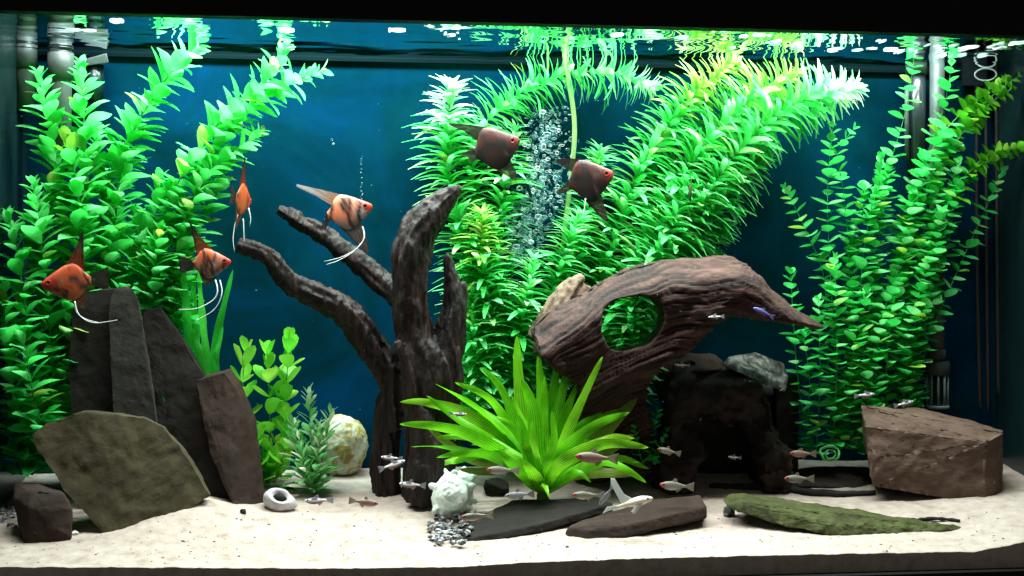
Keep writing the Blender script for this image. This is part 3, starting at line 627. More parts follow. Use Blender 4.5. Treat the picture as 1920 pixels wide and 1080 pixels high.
# arching piece with a hole
TOP = [(1008, 618), (1035, 590), (1080, 565), (1140, 530), (1190, 505), (1250, 490), (1300, 486), (1345, 482), (1375, 478), (1405, 492), (1440, 528), (1490, 572), (1530, 595), (1558, 612)]
BOT = [(1556, 618), (1500, 606), (1440, 600), (1385, 592), (1340, 590), (1290, 610), (1265, 650), (1240, 690), (1232, 760), (1250, 830), (1245, 900), (1120, 900), (1110, 800), (1085, 720), (1040, 690), (1012, 660)]
HOLE = [(1184 + 60 * math.cos(a) + 5 * math.cos(2 * a + 1), 606 + 54 * math.sin(a) - 9 * math.cos(a) + 4 * math.sin(3 * a)) for a in [k * math.pi / 12 for k in range(24)]]
YD = .20
bm = bmesh.new()
def loop(pts):
    vs = [bm.verts.new(P(x, y, YD - .035)) for x, y in pts]
    return [bm.edges.new((vs[i], vs[(i + 1) % len(vs)])) for i in range(len(vs))]
ed = loop(TOP + BOT) + loop(HOLE)
r = bmesh.ops.triangle_fill(bm, edges=ed, use_beauty=True)
r = bmesh.ops.extrude_face_region(bm, geom=list(bm.faces))
bmesh.ops.translate(bm, verts=[v for v in r['geom'] if isinstance(v, bmesh.types.BMVert)], vec=(0, .052, 0))
bmesh.ops.recalc_face_normals(bm, faces=bm.faces)
wood_tube(bm, [(1120, 900, .25), (1130, 800, .24), (1125, 730, .21), (1180, 688, .19), (1250, 650, .185), (1310, 590, .185), (1380, 540, .185)], [.03, .028, .022, .016, .022, .026, .022], seed=21)
bm = remesh(bm, 0.0022, 10, .6)
topx = sorted([(P(x, y, YD).x, P(x, y, YD).z) for x, y in TOP])
hc = P(1185, 606, YD)
for v in bm.verts:
    tz = lerp_list(topx, v.co.x); dpt = tz - v.co.z
    # front surface bulges: the top edge leans back, the middle comes forward
    if v.co.y < YD: v.co.y += 0.030 * max(0, 1 - dpt / .035) ** 1.5 - 0.010 * math.sin(min(dpt / .09, 1) * math.pi)
    k = min(1, max(0, (dpt - .125) / .05)); v.co.y += (.065 if v.co.y < YD else .035) * k * k * (3 - 2 * k)
    v.co.y += 0.05 * max(0, v.co.x - P(1400, 600, YD).x)
bm.normal_update(); mv = []; gl = []
for v in bm.verts:
    tz = lerp_list(topx, v.co.x); dpt = tz - v.co.z; x = v.co.x
    far = min(1, max(0, ((v.co - hc).length - .035) / .03))
    g = noise.fractal(Vector((x * 7, v.co.y * 30, dpt * 210 + 3 * noise.noise(Vector((x * 14, 0, dpt * 20))))), .9, 2.2, 3)
    q = noise.fractal(v.co * 28, .9, 2.1, 4)
    mv.append(v.normal * (0.0050 * (0.35 - abs(g)) * far + 0.0026 * q)); gl.append(abs(g) * far + .25 * (1 - far))
for v, m in zip(bm.verts, mv): v.co += m
o = bm_obj('arching_driftwood', bm, M['wood2'], base=G(1180, 915)); ca = o.data.color_attributes.new('Col', 'FLOAT_COLOR', 'POINT')
for i, q in enumerate(gl): ca.data[i].color = (q, q, q, 1)
tag(o, 'brown arching driftwood with a round hole and pointed right tip', 'driftwood')
bm = bmesh.new()
wood_tube(bm, [(1010, 640, .235), (1035, 600, .235), (1060, 555, .235), (1078, 530, .235), (1092, 518, .235)], [.016, .020, .018, .014, .006], seed=30, k=6, amt=.3)
wood_tube(bm, [(1050, 650, .235), (1075, 590, .235), (1100, 535, .235)], [.016, .014, .007], seed=31, k=6, amt=.3)
bm = remesh(bm, .0018, 2); displace(bm, .003, 70, 3, (1, 1, .3), True)
o = bm_obj('driftwood_stub', bm, M['wood3'], base=P(1040, 650, .235)); tag(o, 'short tan driftwood stub poking up behind the left end of the holed piece', 'driftwood')

# ------------------------------------------------------------------ rocks
def settle(pts, n, k=0.85):
    """slide a stone along the view until its listed ground points stand on the sand"""
    av = k * sum(G(a, b).y - y for a, b, y in n) / len(n)
    return [P(a, b, y + av) for a, b, y in pts]
def sl(out, th, **kw): return slab_pts(out, th, .002)
rock('upright_slate', sl([(150, 945, .192), (128, 700, .20), (134, 600, .204), (146, 548, .206), (215, 542, .206), (232, 620, .204), (245, 945, .192)], .025), M['slate'], 'broad dark upright slate below the leftmost orange angelfish', amp=.002, freq=25, seed=1, bev=0)
rock('upright_slate', sl([(222, 960, .172), (208, 690, .186), (204, 590, .19), (209, 556, .192), (220, 541, .193), (233, 537, .193), (248, 543, .192), (258, 562, .191), (266, 600, .19), (280, 690, .186), (318, 960, .172)], .018), M['slate_grey'], 'narrow grey upright slate with rounded top, second from the left', amp=.0015, freq=25, seed=2, bev=0)
rock('upright_slate', sl([(285, 900, .205), (268, 720, .212), (262, 600, .216), (275, 580, .217), (300, 578, .217), (335, 625, .216), (385, 710, .213), (420, 800, .208), (450, 935, .20), (330, 940, .20)], .022), M['slate'], 'tall black slate with sloping right edge behind the big olive slab', amp=.002, freq=25, seed=3, bev=0)
rock('upright_slate', [P(*p) for p in ((366, 712, .20), (395, 700, .215), (432, 692, .225), (452, 715, .235), (480, 790, .235), (500, 945, .215), (395, 850, .19), (438, 950, .18), (366, 728, .203), (470, 948, .195), (445, 730, .208), (420, 700, .205))], M['slate_brown'], 'brown slate block behind the small lime green plant', amp=.002, freq=30, seed=4, bev=0)
A = G(195, 992); Bq = G(392, 912)
ya = .105; print('contact', A.y, Bq.y)
rock('olive_slab', sl([(62, 815, ya + .028), (85, 795, ya + .03), (150, 775, ya + .034), (130, 780, ya + .033), (175, 774, ya + .036), (225, 778, ya + .037), (270, 784, ya + .041), (305, 802, ya + .043), (335, 835, ya + .044), (365, 880, ya + .044), (395, 930, ya + .046), (300, 990, ya + .02), (215, 1002, ya), (190, 994, ya), (120, 920, ya + .008), (76, 850, ya + .02), (64, 830, ya + .024)], .020), M['slate_olive'], 'big olive brown slab leaning against the dark slates', amp=.0026, freq=24, seed=5, bev=0)
rock('small_stone', [P(*p) for p in ((28, 905, .14), (25, 935, .11), (35, 1000, .10), (48, 1022, .085), (52, 950, .083), (135, 1012, .088), (137, 955, .095), (120, 925, .10), (75, 918, .10), (70, 905, .13), (115, 915, .14), (40, 1015, .12), (130, 990, .14), (60, 925, .095))], M['slate_brown'], 'small blocky brown stone in the sand at lower left', amp=.002, freq=30, seed=6, bev=.003)
# pale round rock
c0 = P(640, 838, G(640, 888).y)
bm = bmesh.new(); bmesh.ops.create_icosphere(bm, subdivisions=5, radius=1)
for v in bm.verts: v.co = c0 + Vector((v.co.x * .0375, v.co.y * .028, v.co.z * (.045 if v.co.z > 0 else .04)))
displace(bm, .004, 30, 8); displace(bm, .0012, 120, 2)
o = bm_obj('pale_rock', bm, M['pale_rock'], base=c0 - Vector((0, 0, .04))); tag(o, 'round pale rock with yellow-brown blotches behind the small plants', 'rock')
# cave: arch of dark stone with flat stones on top
YC = .235
bm = bmesh.new()
def loop2(pts, y):
    vs = [bm.verts.new(P(x, yy, y)) for x, yy in pts]
    return [bm.edges.new((vs[i], vs[(i + 1) % len(vs)])) for i in range(len(vs))]
ed = loop2([(1240, 925), (1250, 860), (1262, 800), (1256, 740), (1262, 700), (1300, 690), (1370, 695), (1430, 715), (1452, 750), (1462, 810), (1480, 870), (1490, 925), (1445, 925), (1432, 880), (1440, 830), (1402, 792), (1370, 800), (1330, 772), (1312, 812), (1318, 860), (1302, 925)], YC - .02)
bmesh.ops.triangle_fill(bm, edges=ed, use_beauty=True)
r = bmesh.ops.extrude_face_region(bm, geom=list(bm.faces)); bmesh.ops.translate(bm, verts=[v for v in r['geom'] if isinstance(v, bmesh.types.BMVert)], vec=(0, .075, 0))
bmesh.ops.recalc_face_normals(bm, faces=bm.faces)
bm = remesh(bm, .0025, 6); displace(bm, .016, 24, 9); displace(bm, .004, 70, 4)
for v in bm.verts:
    t = max(0, v.co.z - P(1350, 720, YC).z)
    if v.co.y < YC: v.co.y += min(.03, t * 1.2)
o = bm_obj('cave_rock', bm, M['cave'], base=G(1360, 915)); tag(o, 'dark hollow cave rock with a black opening under the two flat stones', 'rock')
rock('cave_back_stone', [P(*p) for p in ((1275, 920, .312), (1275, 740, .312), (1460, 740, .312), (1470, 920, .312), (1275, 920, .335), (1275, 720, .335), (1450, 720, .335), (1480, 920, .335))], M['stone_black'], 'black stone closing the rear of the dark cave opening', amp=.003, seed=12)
rock('flat_stone', [P(*p) for p in ((1258, 700, .24), (1262, 680, .25), (1290, 662, .265), (1330, 660, .27), (1355, 675, .26), (1352, 694, .235), (1300, 696, .225), (1270, 700, .23), (1290, 675, .30), (1340, 678, .30))], M['slate_brown'], 'small flat brown stone on top of the cave, left of two', amp=.002, freq=35, seed=13)
rock('flat_stone', [P(*p) for p in ((1352, 684, .23), (1365, 668, .25), (1420, 660, .27), (1470, 682, .27), (1478, 710, .25), (1472, 735, .235), (1440, 725, .22), (1400, 705, .215), (1380, 680, .31), (1460, 690, .31))], M['stone_mottled'], 'mottled grey flat stone tilted on top of the cave, right of two', amp=.002, freq=35, seed=14)
rock('dark_block', [P(*p) for p in ((1455, 900, .27), (1456, 712, .27), (1492, 704, .27), (1498, 712, .268), (1497, 850, .268), (1495, 900, .268), (1450, 712, .31), (1495, 706, .31), (1450, 900, .31), (1495, 900, .31))], M['stone_black'], 'black upright block between the cave and the round-leaved plant', amp=.0012, seed=15)
yr = G(1840, 945).y
rock('large_stone', settle(((1615, 760, yr + .02), (1700, 764, yr + .05), (1760, 772, yr + .06), (1880, 806, yr + .03), (1882, 812, yr + .01), (1880, 935, yr + .01), (1868, 948, yr), (1800, 940, yr - .008), (1720, 925, yr - .01), (1640, 912, yr - .01), (1632, 890, yr - .008), (1640, 860, yr - .008), (1622, 800, yr), (1850, 830, yr - .008), (1845, 945, yr - .01), (1620, 800, yr + .08), (1870, 815, yr + .08), (1640, 900, yr + .09), (1870, 930, yr + .09)), [(1868, 948, yr), (1800, 940, yr - .008), (1720, 925, yr - .01), (1640, 912, yr - .01)]), M['stone_brown'], 'large brown block of stone at the right edge of the sand', amp=.0028, freq=22, seed=16, bev=.004, aniso=(.8, 1, 1.3))
rock('low_stone', settle(((1440, 905, .22), (1480, 880, .235), (1540, 872, .24), (1600, 880, .24), (1640, 878, .24), (1645, 905, .22), (1600, 916, .205), (1520, 912, .205), (1450, 912, .21), (1540, 876, .27), (1640, 880, .27), (1450, 890, .27)), [(1600, 916, .205), (1520, 912, .205), (1450, 912, .21)]), M['cave'], 'low dark flat stone between the cave and the large brown block', amp=.0022, freq=30, seed=17)
rock('dark_slab', settle(((800, 1015, .05), (812, 1024, .035), (905, 1018, .035), (1010, 998, .045), (1150, 958, .085), (1150, 940, .10), (1090, 934, .115), (960, 938, .115), (880, 975, .09), (830, 1000, .07), (1000, 1000, .10), (860, 1020, .06), (1140, 950, .14), (960, 960, .14), (905, 1004, 0.038), (1010, 984, 0.048), (1150, 944, 0.088)), [(812, 1024, .035), (905, 1018, .035), (1010, 998, .045), (1150, 958, .085)]), M['slate'], 'dark grey slab sloping on the sand under the sword plant', amp=.0014, freq=30, seed=18, bev=.0015)
rock('brown_slab', settle(((1058, 1000, .05), (1065, 1010, .042), (1100, 1017, .035), (1180, 1006, .04), (1325, 972, .065), (1322, 950, .075), (1312, 926, .10), (1240, 935, .10), (1150, 958, .085), (1080, 980, .065), (1100, 1010, .07), (1320, 970, .12), (1200, 960, .12), (1065, 988, 0.046), (1100, 995, 0.039), (1180, 984, 0.044), (1325, 950, 0.069)), [(1065, 1010, .042), (1100, 1017, .035), (1180, 1006, .04), (1325, 972, .065)]), M['slate_brown'], 'brown flat slab in the sand right of the dark grey slab', amp=.0014, freq=30, seed=19, bev=.002)
rock('mossy_slab', settle(((1352, 938, .095), (1366, 926, .105), (1420, 926, .11), (1520, 945, .095), (1640, 968, .075), (1760, 988, .055), (1822, 990, .05), (1826, 1000, .045), (1800, 1012, .038), (1680, 1014, .03), (1560, 1004, .03), (1460, 985, .045), (1390, 962, .06), (1365, 950, .075), (1420, 950, .12), (1600, 985, .09), (1780, 1005, .075), (1390, 942, 0.066), (1460, 965, 0.051), (1560, 984, 0.036), (1680, 994, 0.036), (1800, 992, 0.044)), [(1800, 1012, .038), (1680, 1014, .03), (1560, 1004, .03), (1460, 985, .045), (1390, 962, .06)]), M['moss'], 'long green mossy slab lying in the sand at lower right', amp=.0032, freq=40, seed=20, bev=.002)
p = G(1368, 968) + Vector((0, 0, .006))
rock('dark_pebble', [p + Vector((U(-1, 1), U(-1, 1), U(-1, 1))).normalized() * .009 for _ in range(16)], M['stone_mottled'], 'small dark pebble at the left end of the mossy slab', 'pebble', amp=.001, L=.003, seed=21)
p = G(455, 962) + Vector((0, 0, .002))
rock('dark_pebble', [p + Vector((U(-1, 1) * 1.3, U(-1, 1), U(-1, 1) * .7)).normalized() * .0048 for _ in range(14)], M['stone_black'], 'tiny black pebble on open sand left of the holed shell', 'pebble', amp=.0006, L=.003, bev=.0008, seed=22)
p = G(140, 1003) + Vector((0, 0, .002))
rock('white_pebble', [p + Vector((U(-1, 1) * 1.3, U(-1, 1), U(-1, 1) * .8)).normalized() * .0048 for _ in range(14)], M['shell'], 'tiny white pebble beside the small blocky brown stone', 'pebble', amp=.0006, L=.003, bev=.0008, seed=23)
p = G(548, 915) + Vector((0, 0, .004))
rock('tan_pebble', [p + Vector((U(-1, 1) * 1.6, U(-1, 1), U(-1, 1) * .8)).normalized() * .011 for _ in range(16)], M['slate_brown'], 'tan pebble half hidden behind the holed grey shell', 'pebble', amp=.001, L=.004, bev=.001, seed=24)
p = G(1225, 905) + Vector((0, 0, .012))
rock('grey_stone', [p + Vector((U(-1, 1) * .8, U(-1, 1), U(-1, 1) * 1.3)).normalized() * .018 for _ in range(18)], M['slate_grey'], 'small grey stone at the foot of the cave beside the sword plant', amp=.002, L=.004, seed=25)
p = G(930, 925) + Vector((0, 0, .008))
rock('dark_stone', [p + Vector((U(-1, 1) * 1.6, U(-1, 1), U(-1, 1) * .9)).normalized() * .020 for _ in range(18)], M['slate'], 'dark rounded stone right of the white spiky shell', amp=.002, L=.004, seed=26)
bm = bmesh.new()
cpts = [G(1330, 915), G(1420, 918), G(1500, 926), G(1570, 931), G(1640, 928)]
cc = catmull([q + Vector((0, 0, .003)) for q in cpts], .006)
tube(bm, cc, [.003 + .003 * math.sin(math.pi * i / len(cc)) for i in range(len(cc))], 8); displace(bm, .0015, 60, 3)
o = bm_obj('twig', bm, M['stone_black'], base=cpts[0]); tag(o, 'thin dark stick lying on the sand behind the mossy slab', 'twig')
bm = bmesh.new()
cc = catmull([G(1690, 983) + Vector((0, 0, .002)), G(1740, 977) + Vector((0, 0, .003)), G(1775, 978) + Vector((0, 0, .003)), G(1800, 980) + Vector((0, 0, .002))], .005)
tube(bm, cc, [.0015 + .0015 * abs(math.sin(i * 1.3)) for i in range(len(cc))], 6)
o = bm_obj('twig', bm, M['stone_black'], base=cc[0]); tag(o, 'short black twig on the sand by the right end of the mossy slab', 'twig')

# ------------------------------------------------------------------ shells, gravel
def spiral_shell(center, R, turns=3.2, elev=1.0, spikes=9, axis=Vector((0, -1, .15)), up=Vector((0, 0, 1))):
    """coiled conch: a growing tube wound round an axis that points at the viewer"""
    ax = axis.normalized(); u = (up - ax * up.dot(ax)).normalized(); v = ax.cross(u); c = []; rr = []
    N = 110
    for i in range(N + 1):
        t = i / N; an = turns * 2 * math.pi * t + 2.6; r = R * (0.06 + 0.60 * t ** 1.4)
        c.append(center + (u * math.cos(an) + v * math.sin(an)) * r + ax * (R * elev * (0.75 - 1.0 * t ** 1.1)))
        q = R * (0.06 + 0.40 * t ** 1.2)
        rr.append(q * (1 + (.22 if t > .45 else .05) * max(0, math.cos(an * spikes / turns * .62 * 2)) ** 4))
    return c, rr
gs = G(850, 968); cs = P(842, 926, gs.y - .022); ys = gs.y - .012
bm = hull_bm([P(a, b, ys + d) for a, b, d in ((806, 934, .012), (816, 906, .012), (838, 886, .014), (868, 881, .014), (890, 892, .012), (888, 936, .008), (884, 950, .006), (850, 974, .004), (815, 974, .006), (842, 926, -.006), (870, 915, -.004), (860, 945, -.006), (830, 900, .04), (880, 900, .042), (885, 945, .04), (820, 950, .04))], .003, .004, .001, 40, 3)
c, rr = spiral_shell(cs + Vector((0, -.004, 0)), .022, turns=2.6, elev=.7, spikes=0)
tube(bm, c, rr, 12)
for a, b, d, L in ((838, 890, .010, 14), (868, 884, .012, 13), (888, 893, .010, 13), (884, 912, -.002, 10), (868, 928, -.006, 10), (886, 938, .004, 14), (876, 950, .0, 12), (812, 912, .01, 11), (852, 888, -.002, 9), (818, 955, .0, 12)):
    p0 = P(a, b, ys + d + .006); q = P(850, 926, ys + .012); dd = (p0 - q).normalized()
    tube(bm, [p0 - dd * .003, p0 + dd * .0035, p0 + dd * L * .0006], [.0052, .0040, .0012], 8)
bm2 = remesh(bm, .0012, 2); displace(bm2, .0009, 110, 6)
sh = bm_obj('spiky_shell', bm2, M['shell'], base=gs); tag(sh, 'white spiral conch shell with blunt spikes sitting on the sand', 'shell')
# holed shell
ga = G(525, 955); c1 = ga + Vector((0, 0, .011))
bm = bmesh.new(); bmesh.ops.create_icosphere(bm, subdivisions=5, radius=1)
hd = Vector((-.10, -.75, .62)).normalized()
for v in bm.verts:
    q = v.co.copy(); k = q.dot(hd)
    if k > .76: q = q * (1 - 0.9 * min(1, (k - .76) / .16))
    k2 = 1 - .55 * max(0, v.co.x) ** 1.5; v.co = c1 + Matrix.Rotation(math.radians(18), 3, 'Y') @ Vector((q.x * .0225, q.y * .016 * k2, q.z * .0155 * k2))
displace(bm, .0015, 60, 8)
o = bm_obj('holed_shell', bm, M['shell_grey'], base=ga); o_sh = o; tag(o, 'grey white snail shell with a dark round opening on the sand', 'shell')
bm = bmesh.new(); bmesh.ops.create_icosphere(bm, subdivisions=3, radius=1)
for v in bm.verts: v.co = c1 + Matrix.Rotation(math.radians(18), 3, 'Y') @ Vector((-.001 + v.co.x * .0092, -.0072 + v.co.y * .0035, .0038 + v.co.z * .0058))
bm_obj('opening', bm, M['stone_black'], o_sh)  # dark plug that paints the shadow inside the shell mouth
# rubble by the shell, bits at far left: real stones, too small to pick apart
def gravel(pts, label, name='gravel', mt='gravel'):
    bm = bmesh.new()
    for p, r in pts:
        b0 = bmesh.new(); bmesh.ops.create_icosphere(b0, subdivisions=1, radius=1)
        sx, sy, sz = U(.7, 1.5), U(.7, 1.3), U(.35, .8); rot = Matrix.Rotation(U(0, 3), 3, random.choice('XYZ'))
        idx = {}
        for v in b0.verts: idx[v] = bm.verts.new(p + (rot @ Vector((v.co.x * sx, v.co.y * sy, v.co.z * sz))) * r * U(.85, 1.15))
        for f in b0.faces: bm.faces.new([idx[v] for v in f.verts])
        b0.free()
    o = bm_obj(name, bm, M[mt], base=pts[0][0], smooth=False); tag(o, label, name if name != 'gravel' else 'gravel', kind='stuff'); return o
pts = []
for i in range(130):
    px, py = U(806, 884), U(958, 1018)
    if (px - 845) ** 2 / 42 ** 2 + (py - 990) ** 2 / 34 ** 2 > 1: continue
    g = G(px, py + 4); y = g.y
    pts.append((P(px, py, y - .004 - max(0, px - 838) * .0003), .0018 + .0042 * rnd() ** 1.5))
gravel(pts, 'heap of white and grey gravel chips in front of the spiky shell')
pts = [(G(U(0, 30), U(948, 990)) + Vector((0, 0, .002)), U(.0018, .004)) for _ in range(22)]
gravel(pts, 'few white gravel chips by the left edge of the sand')
pts = []
for i in range(700):
    px, py = U(0, 1900), U(960, 1058); pts.append((G(px, py), U(.0005, .0014) if rnd() < .93 else U(.0015, .0022)))
gravel(pts, 'dark and pale grit scattered over the sand', 'grit', 'stone_mottled')

# ------------------------------------------------------------------ equipment
def cyl(bm, px, y, py0, py1, r, sides=20, taper=None):
    a = P(px, py0, y); b = P(px, py1, y); x = P(px, (py0 + py1) / 2, y).x
    a = Vector((x, y, a.z)); b = Vector((x, y, b.z)); c = [a, a.lerp(b, .5), b]
    tube(bm, c, [r, r, taper or r], sides)
def bev(bm, off=.0008):
    e = [e for e in bm.edges if len(e.link_faces) == 2 and e.calc_face_angle(0) > .6]
    bmesh.ops.bevel(bm, geom=e, offset=off, segments=2, affect='EDGES', clamp_overlap=True); return bm
for (px, y, y0, rings, lab) in ((46, .30, 210, ((62, 76, .0175), (84, 128, .0165)), 'grey filter pipe nearest the left edge with a ridged coupling'),
                                (114, .30, 330, ((40, 58, .0170), (100, 150, .0172)), 'grey filter pipe second from the left edge, ending among leaves')):
    r0 = empty('filter_pipe', P(px, y0, y), lab, 'pipe', 'grey filter pipes at upper left')
    bm = bmesh.new(); cyl(bm, px, y, 10, y0, .0142, taper=.0128); bm_obj('tube', bev(bm), M['pipe'], r0)
    for a, b, rr_ in rings:
        bm = bmesh.new(); cyl(bm, px, y, a, b, rr_); bm_obj('collar', bev(bm), M['pipe'], r0)
    for q in (78, 82, 90):
        bm = bmesh.new(); cyl(bm, px, y, q + (px > 90) * 8, q + 2.5 + (px > 90) * 8, .0166); bm_obj('seal_ring', bm, M['pipe_dark'], r0)
r0 = empty('outlet_nozzle', P(180, 112, .33), 'flat grey outlet nozzle under the water surface beside the filter pipes', 'nozzle')
rock('nozzle_body', [P(*p) for p in ((140, 116, .32), (200, 100, .32), (204, 118, .32), (142, 126, .32), (140, 116, .35), (200, 100, .35), (204, 118, .35), (142, 126, .35))], M['pipe'], '', parent=r0, amp=.0002, bev=.001)
bm = bmesh.new(); cyl(bm, 178, .335, 122, 190, .012); bm_obj('bracket', bev(bm), M['side'], r0)
r0 = empty('intake_pipe', P(1757, 760, .31), 'grey intake pipe with slotted strainer end above the large brown stone', 'pipe')
bm = bmesh.new(); cyl(bm, 1757, .31, 60, 660, .0105); bm_obj('tube', bev(bm), M['pipe'], r0)
bm = bmesh.new(); cyl(bm, 1757, .31, 655, 678, .0125); bm_obj('sleeve', bev(bm), M['pipe'], r0)
bm = bmesh.new(); cyl(bm, 1757, .31, 677, 703, .0178); bm_obj('collar', bev(bm), M['pipe'], r0)
xc = P(1757, 700, .31)
for k in range(10):
    a = 2 * math.pi * k / 10; z0 = P(1757, 702, .31).z; z1 = P(1757, 762, .31).z
    bm = bmesh.new(); q = Vector((xc.x + .0152 * math.cos(a), .31 + .0152 * math.sin(a), 0))
    tube(bm, [q + Vector((0, 0, z0)), q + Vector((0, 0, (z0 + z1) / 2)), q + Vector((0, 0, z1))], .0016, 6); bm_obj('slat', bm, M['strainer'], r0)
bm = bmesh.new(); cyl(bm, 1757, .31, 760, 766, .0172); bm_obj('end_cap', bm, M['strainer'], r0)
bm = bmesh.new(); cyl(bm, 1757, .31, 702, 760, .0085); bm_obj('inner_tube', bm, M['pipe_dark'], r0)
r0 = empty('heater', P(1715, 330, .325), 'dark glass heater tube hanging behind the tall round-leaved stalk', 'heater')
bm = bmesh.new(); cyl(bm, 1718, .325, 138, 330, .0135); bm_obj('glass_tube', bev(bm), M['pipe_dark'], r0)
bm = bmesh.new(); cyl(bm, 1718, .325, 110, 140, .0155); bm_obj('cap', bev(bm), M['pipe'], r0)
bm = bmesh.new(); cyl(bm, 1700, .315, 170, 300, .003); bm_obj('bracket', bm, M['pipe'], r0)
bm = bmesh.new(); a0 = P(1848, 140, .33); cc = [a0 + Vector((math.cos(t) * .015, -.004 * math.cos(t), math.sin(t) * .009)) for t in [k * math.pi / 10 for k in range(-2, 19)]]
tube(bm, cc, .0013, 7); o = bm_obj('clip_ring', bm, M['white_fil'], base=a0); tag(o, 'white wire clip loop near the surface at upper right', 'clip')
bm = bmesh.new(); box(bm, tuple(P(1806, 160, .345)), tuple(P(1845, 110, .352))); o = bm_obj('holder', bm, M['pipe_dark'], base=P(1825, 135, .348), smooth=False); tag(o, 'dark square holder behind the white wire clip loop', 'holder')
for px, y0, y1, lab in ((1832, 120, 765, 'left of three thin brown cords hanging in the right back corner'), (1850, 120, 770, 'middle of three thin brown cords hanging in the right back corner'), (1868, 120, 740, 'right of three thin brown cords hanging in the right back corner')):
    bm = bmesh.new(); tube(bm, catmull([P(px + U(-2, 2), y0, .348), P(px + U(-3, 3), (y0 + y1) / 2, .346), P(px + U(-6, 6), y1, .345)], .02), .0028, 8)
    o = bm_obj('power_cord', bm, M['cord'], base=P(px, y1, .345)); tag(o, lab, 'cord', 'cords in the right back corner')
bm = bmesh.new(); tube(bm, catmull([P(1050, 55, .32), P(1057, 95, .30), P(1068, 160, .295), P(1077, 230, .295), P(1074, 300, .30), P(1060, 420, .325), P(1040, 600, .335)], .01), .0034, 10)
o = bm_obj('airline_tube', bm, M['tubing'], base=P(1074, 300, .30)); tag(o, 'pale green airline tube dropping from the surface behind the dark angelfish', 'tube')

def blobs(pts, name, mt, label, sub=1):
    bm = bmesh.new(); b0 = bmesh.new(); bmesh.ops.create_icosphere(b0, subdivisions=sub, radius=1)
    vs = [v.co * (U(.75, 1.25) if name == 'bubbles' else 1) for v in b0.verts]; fs = [[v.index for v in f.verts] for f in b0.faces]; b0.free()
    V, F = [], []
    for p, s in pts:
        o0 = len(V); V += [p + Vector((v.x * s[0], v.y * s[1], v.z * s[2])) for v in vs]; F += [[o0 + i for i in f] for f in fs]
    me = bpy.data.meshes.new(name); me.from_pydata(V, [], F); me.polygons.foreach_set('use_smooth', [True] * len(F)); me.update()
    o = link(name, me, M[mt]); tag(o, label, 'bubbles' if name == 'bubbles' else name, kind='stuff'); return o
pts = []
for i in range(1500):
    t = rnd() ** .8; py = 200 + t * 300; cx = lerp_list([(200, 1030), (300, 1015), (400, 1000), (500, 965)], py); wd = lerp_list([(200, 42), (320, 50), (420, 42), (500, 28)], py)
    r = .0007 + .0026 * rnd() ** 2.2
    pts.append((P(cx + random.gauss(0, .55) * wd, py, U(.275, .325)), (r * U(.6, 2.0), r, r * U(.6, 1.8))))
blobs(pts, 'bubbles', 'bubble', 'column of rising air bubbles between the feathery plants')
pts = []
for i in range(26): pts.append((P(678 + U(-2, 2), U(290, 375), .29), (.0008,) * 3))
for px, py in ((622, 262), (1180, 240), (625, 270)): pts.append((P(px, py, .2), (.0016,) * 3))
blobs(pts, 'bubbles', 'bubble', 'thin string of tiny bubbles rising above the orange angelfish')
pts = []
for i in range(110): pts.append((P(U(40, 1880), U(130, 850), U(.03, .30)), (U(.0002, .00045),) * 3))
blobs(pts, 'specks', 'foam', 'tiny pale specks drifting in the clear water')
pts = []
def foam(px, py, wpx, hpx, n=1):  # flecks laid on the surface to paint lamp glints on ripples
    for _ in range(n):
        if rnd() < .62: continue
        p = PZ(px + U(-.5, .5) * wpx, py + U(-.5, .5) * hpx, ZW - .0008)
        if p.y > YB - .01 or p.y < .004: continue
        pts.append((p, (.002 + .009 * rnd() ** 1.6, U(.005, .015), .0008)))
for (px, py, wd, hh, n) in ((1300, 88, 60, 14, 4), (1380, 88, 60, 8, 7), (1470, 76, 70, 18, 10), (1520, 88, 60, 10, 12), (1590, 92, 90, 12, 14), (1650, 78, 60, 10, 5), (1690, 95, 60, 10, 10), (1760, 92, 120, 16, 16), (1840, 90, 80, 14, 12), (1890, 90, 60, 20, 10), (1810, 104, 120, 8, 8),
                            (170, 52, 90, 10, 8), (225, 38, 30, 6, 3), (560, 56, 60, 6, 4), (700, 74, 20, 4, 2), (750, 58, 120, 6, 6), (830, 66, 120, 10, 7), (1220, 72, 120, 14, 8), (1130, 66, 80, 6, 4), (1450, 68, 200, 8, 8)):
    foam(px, py, wd, hh, n)
blobs(pts, 'foam', 'foam', 'white foam flecks floating on the water surface', 2)

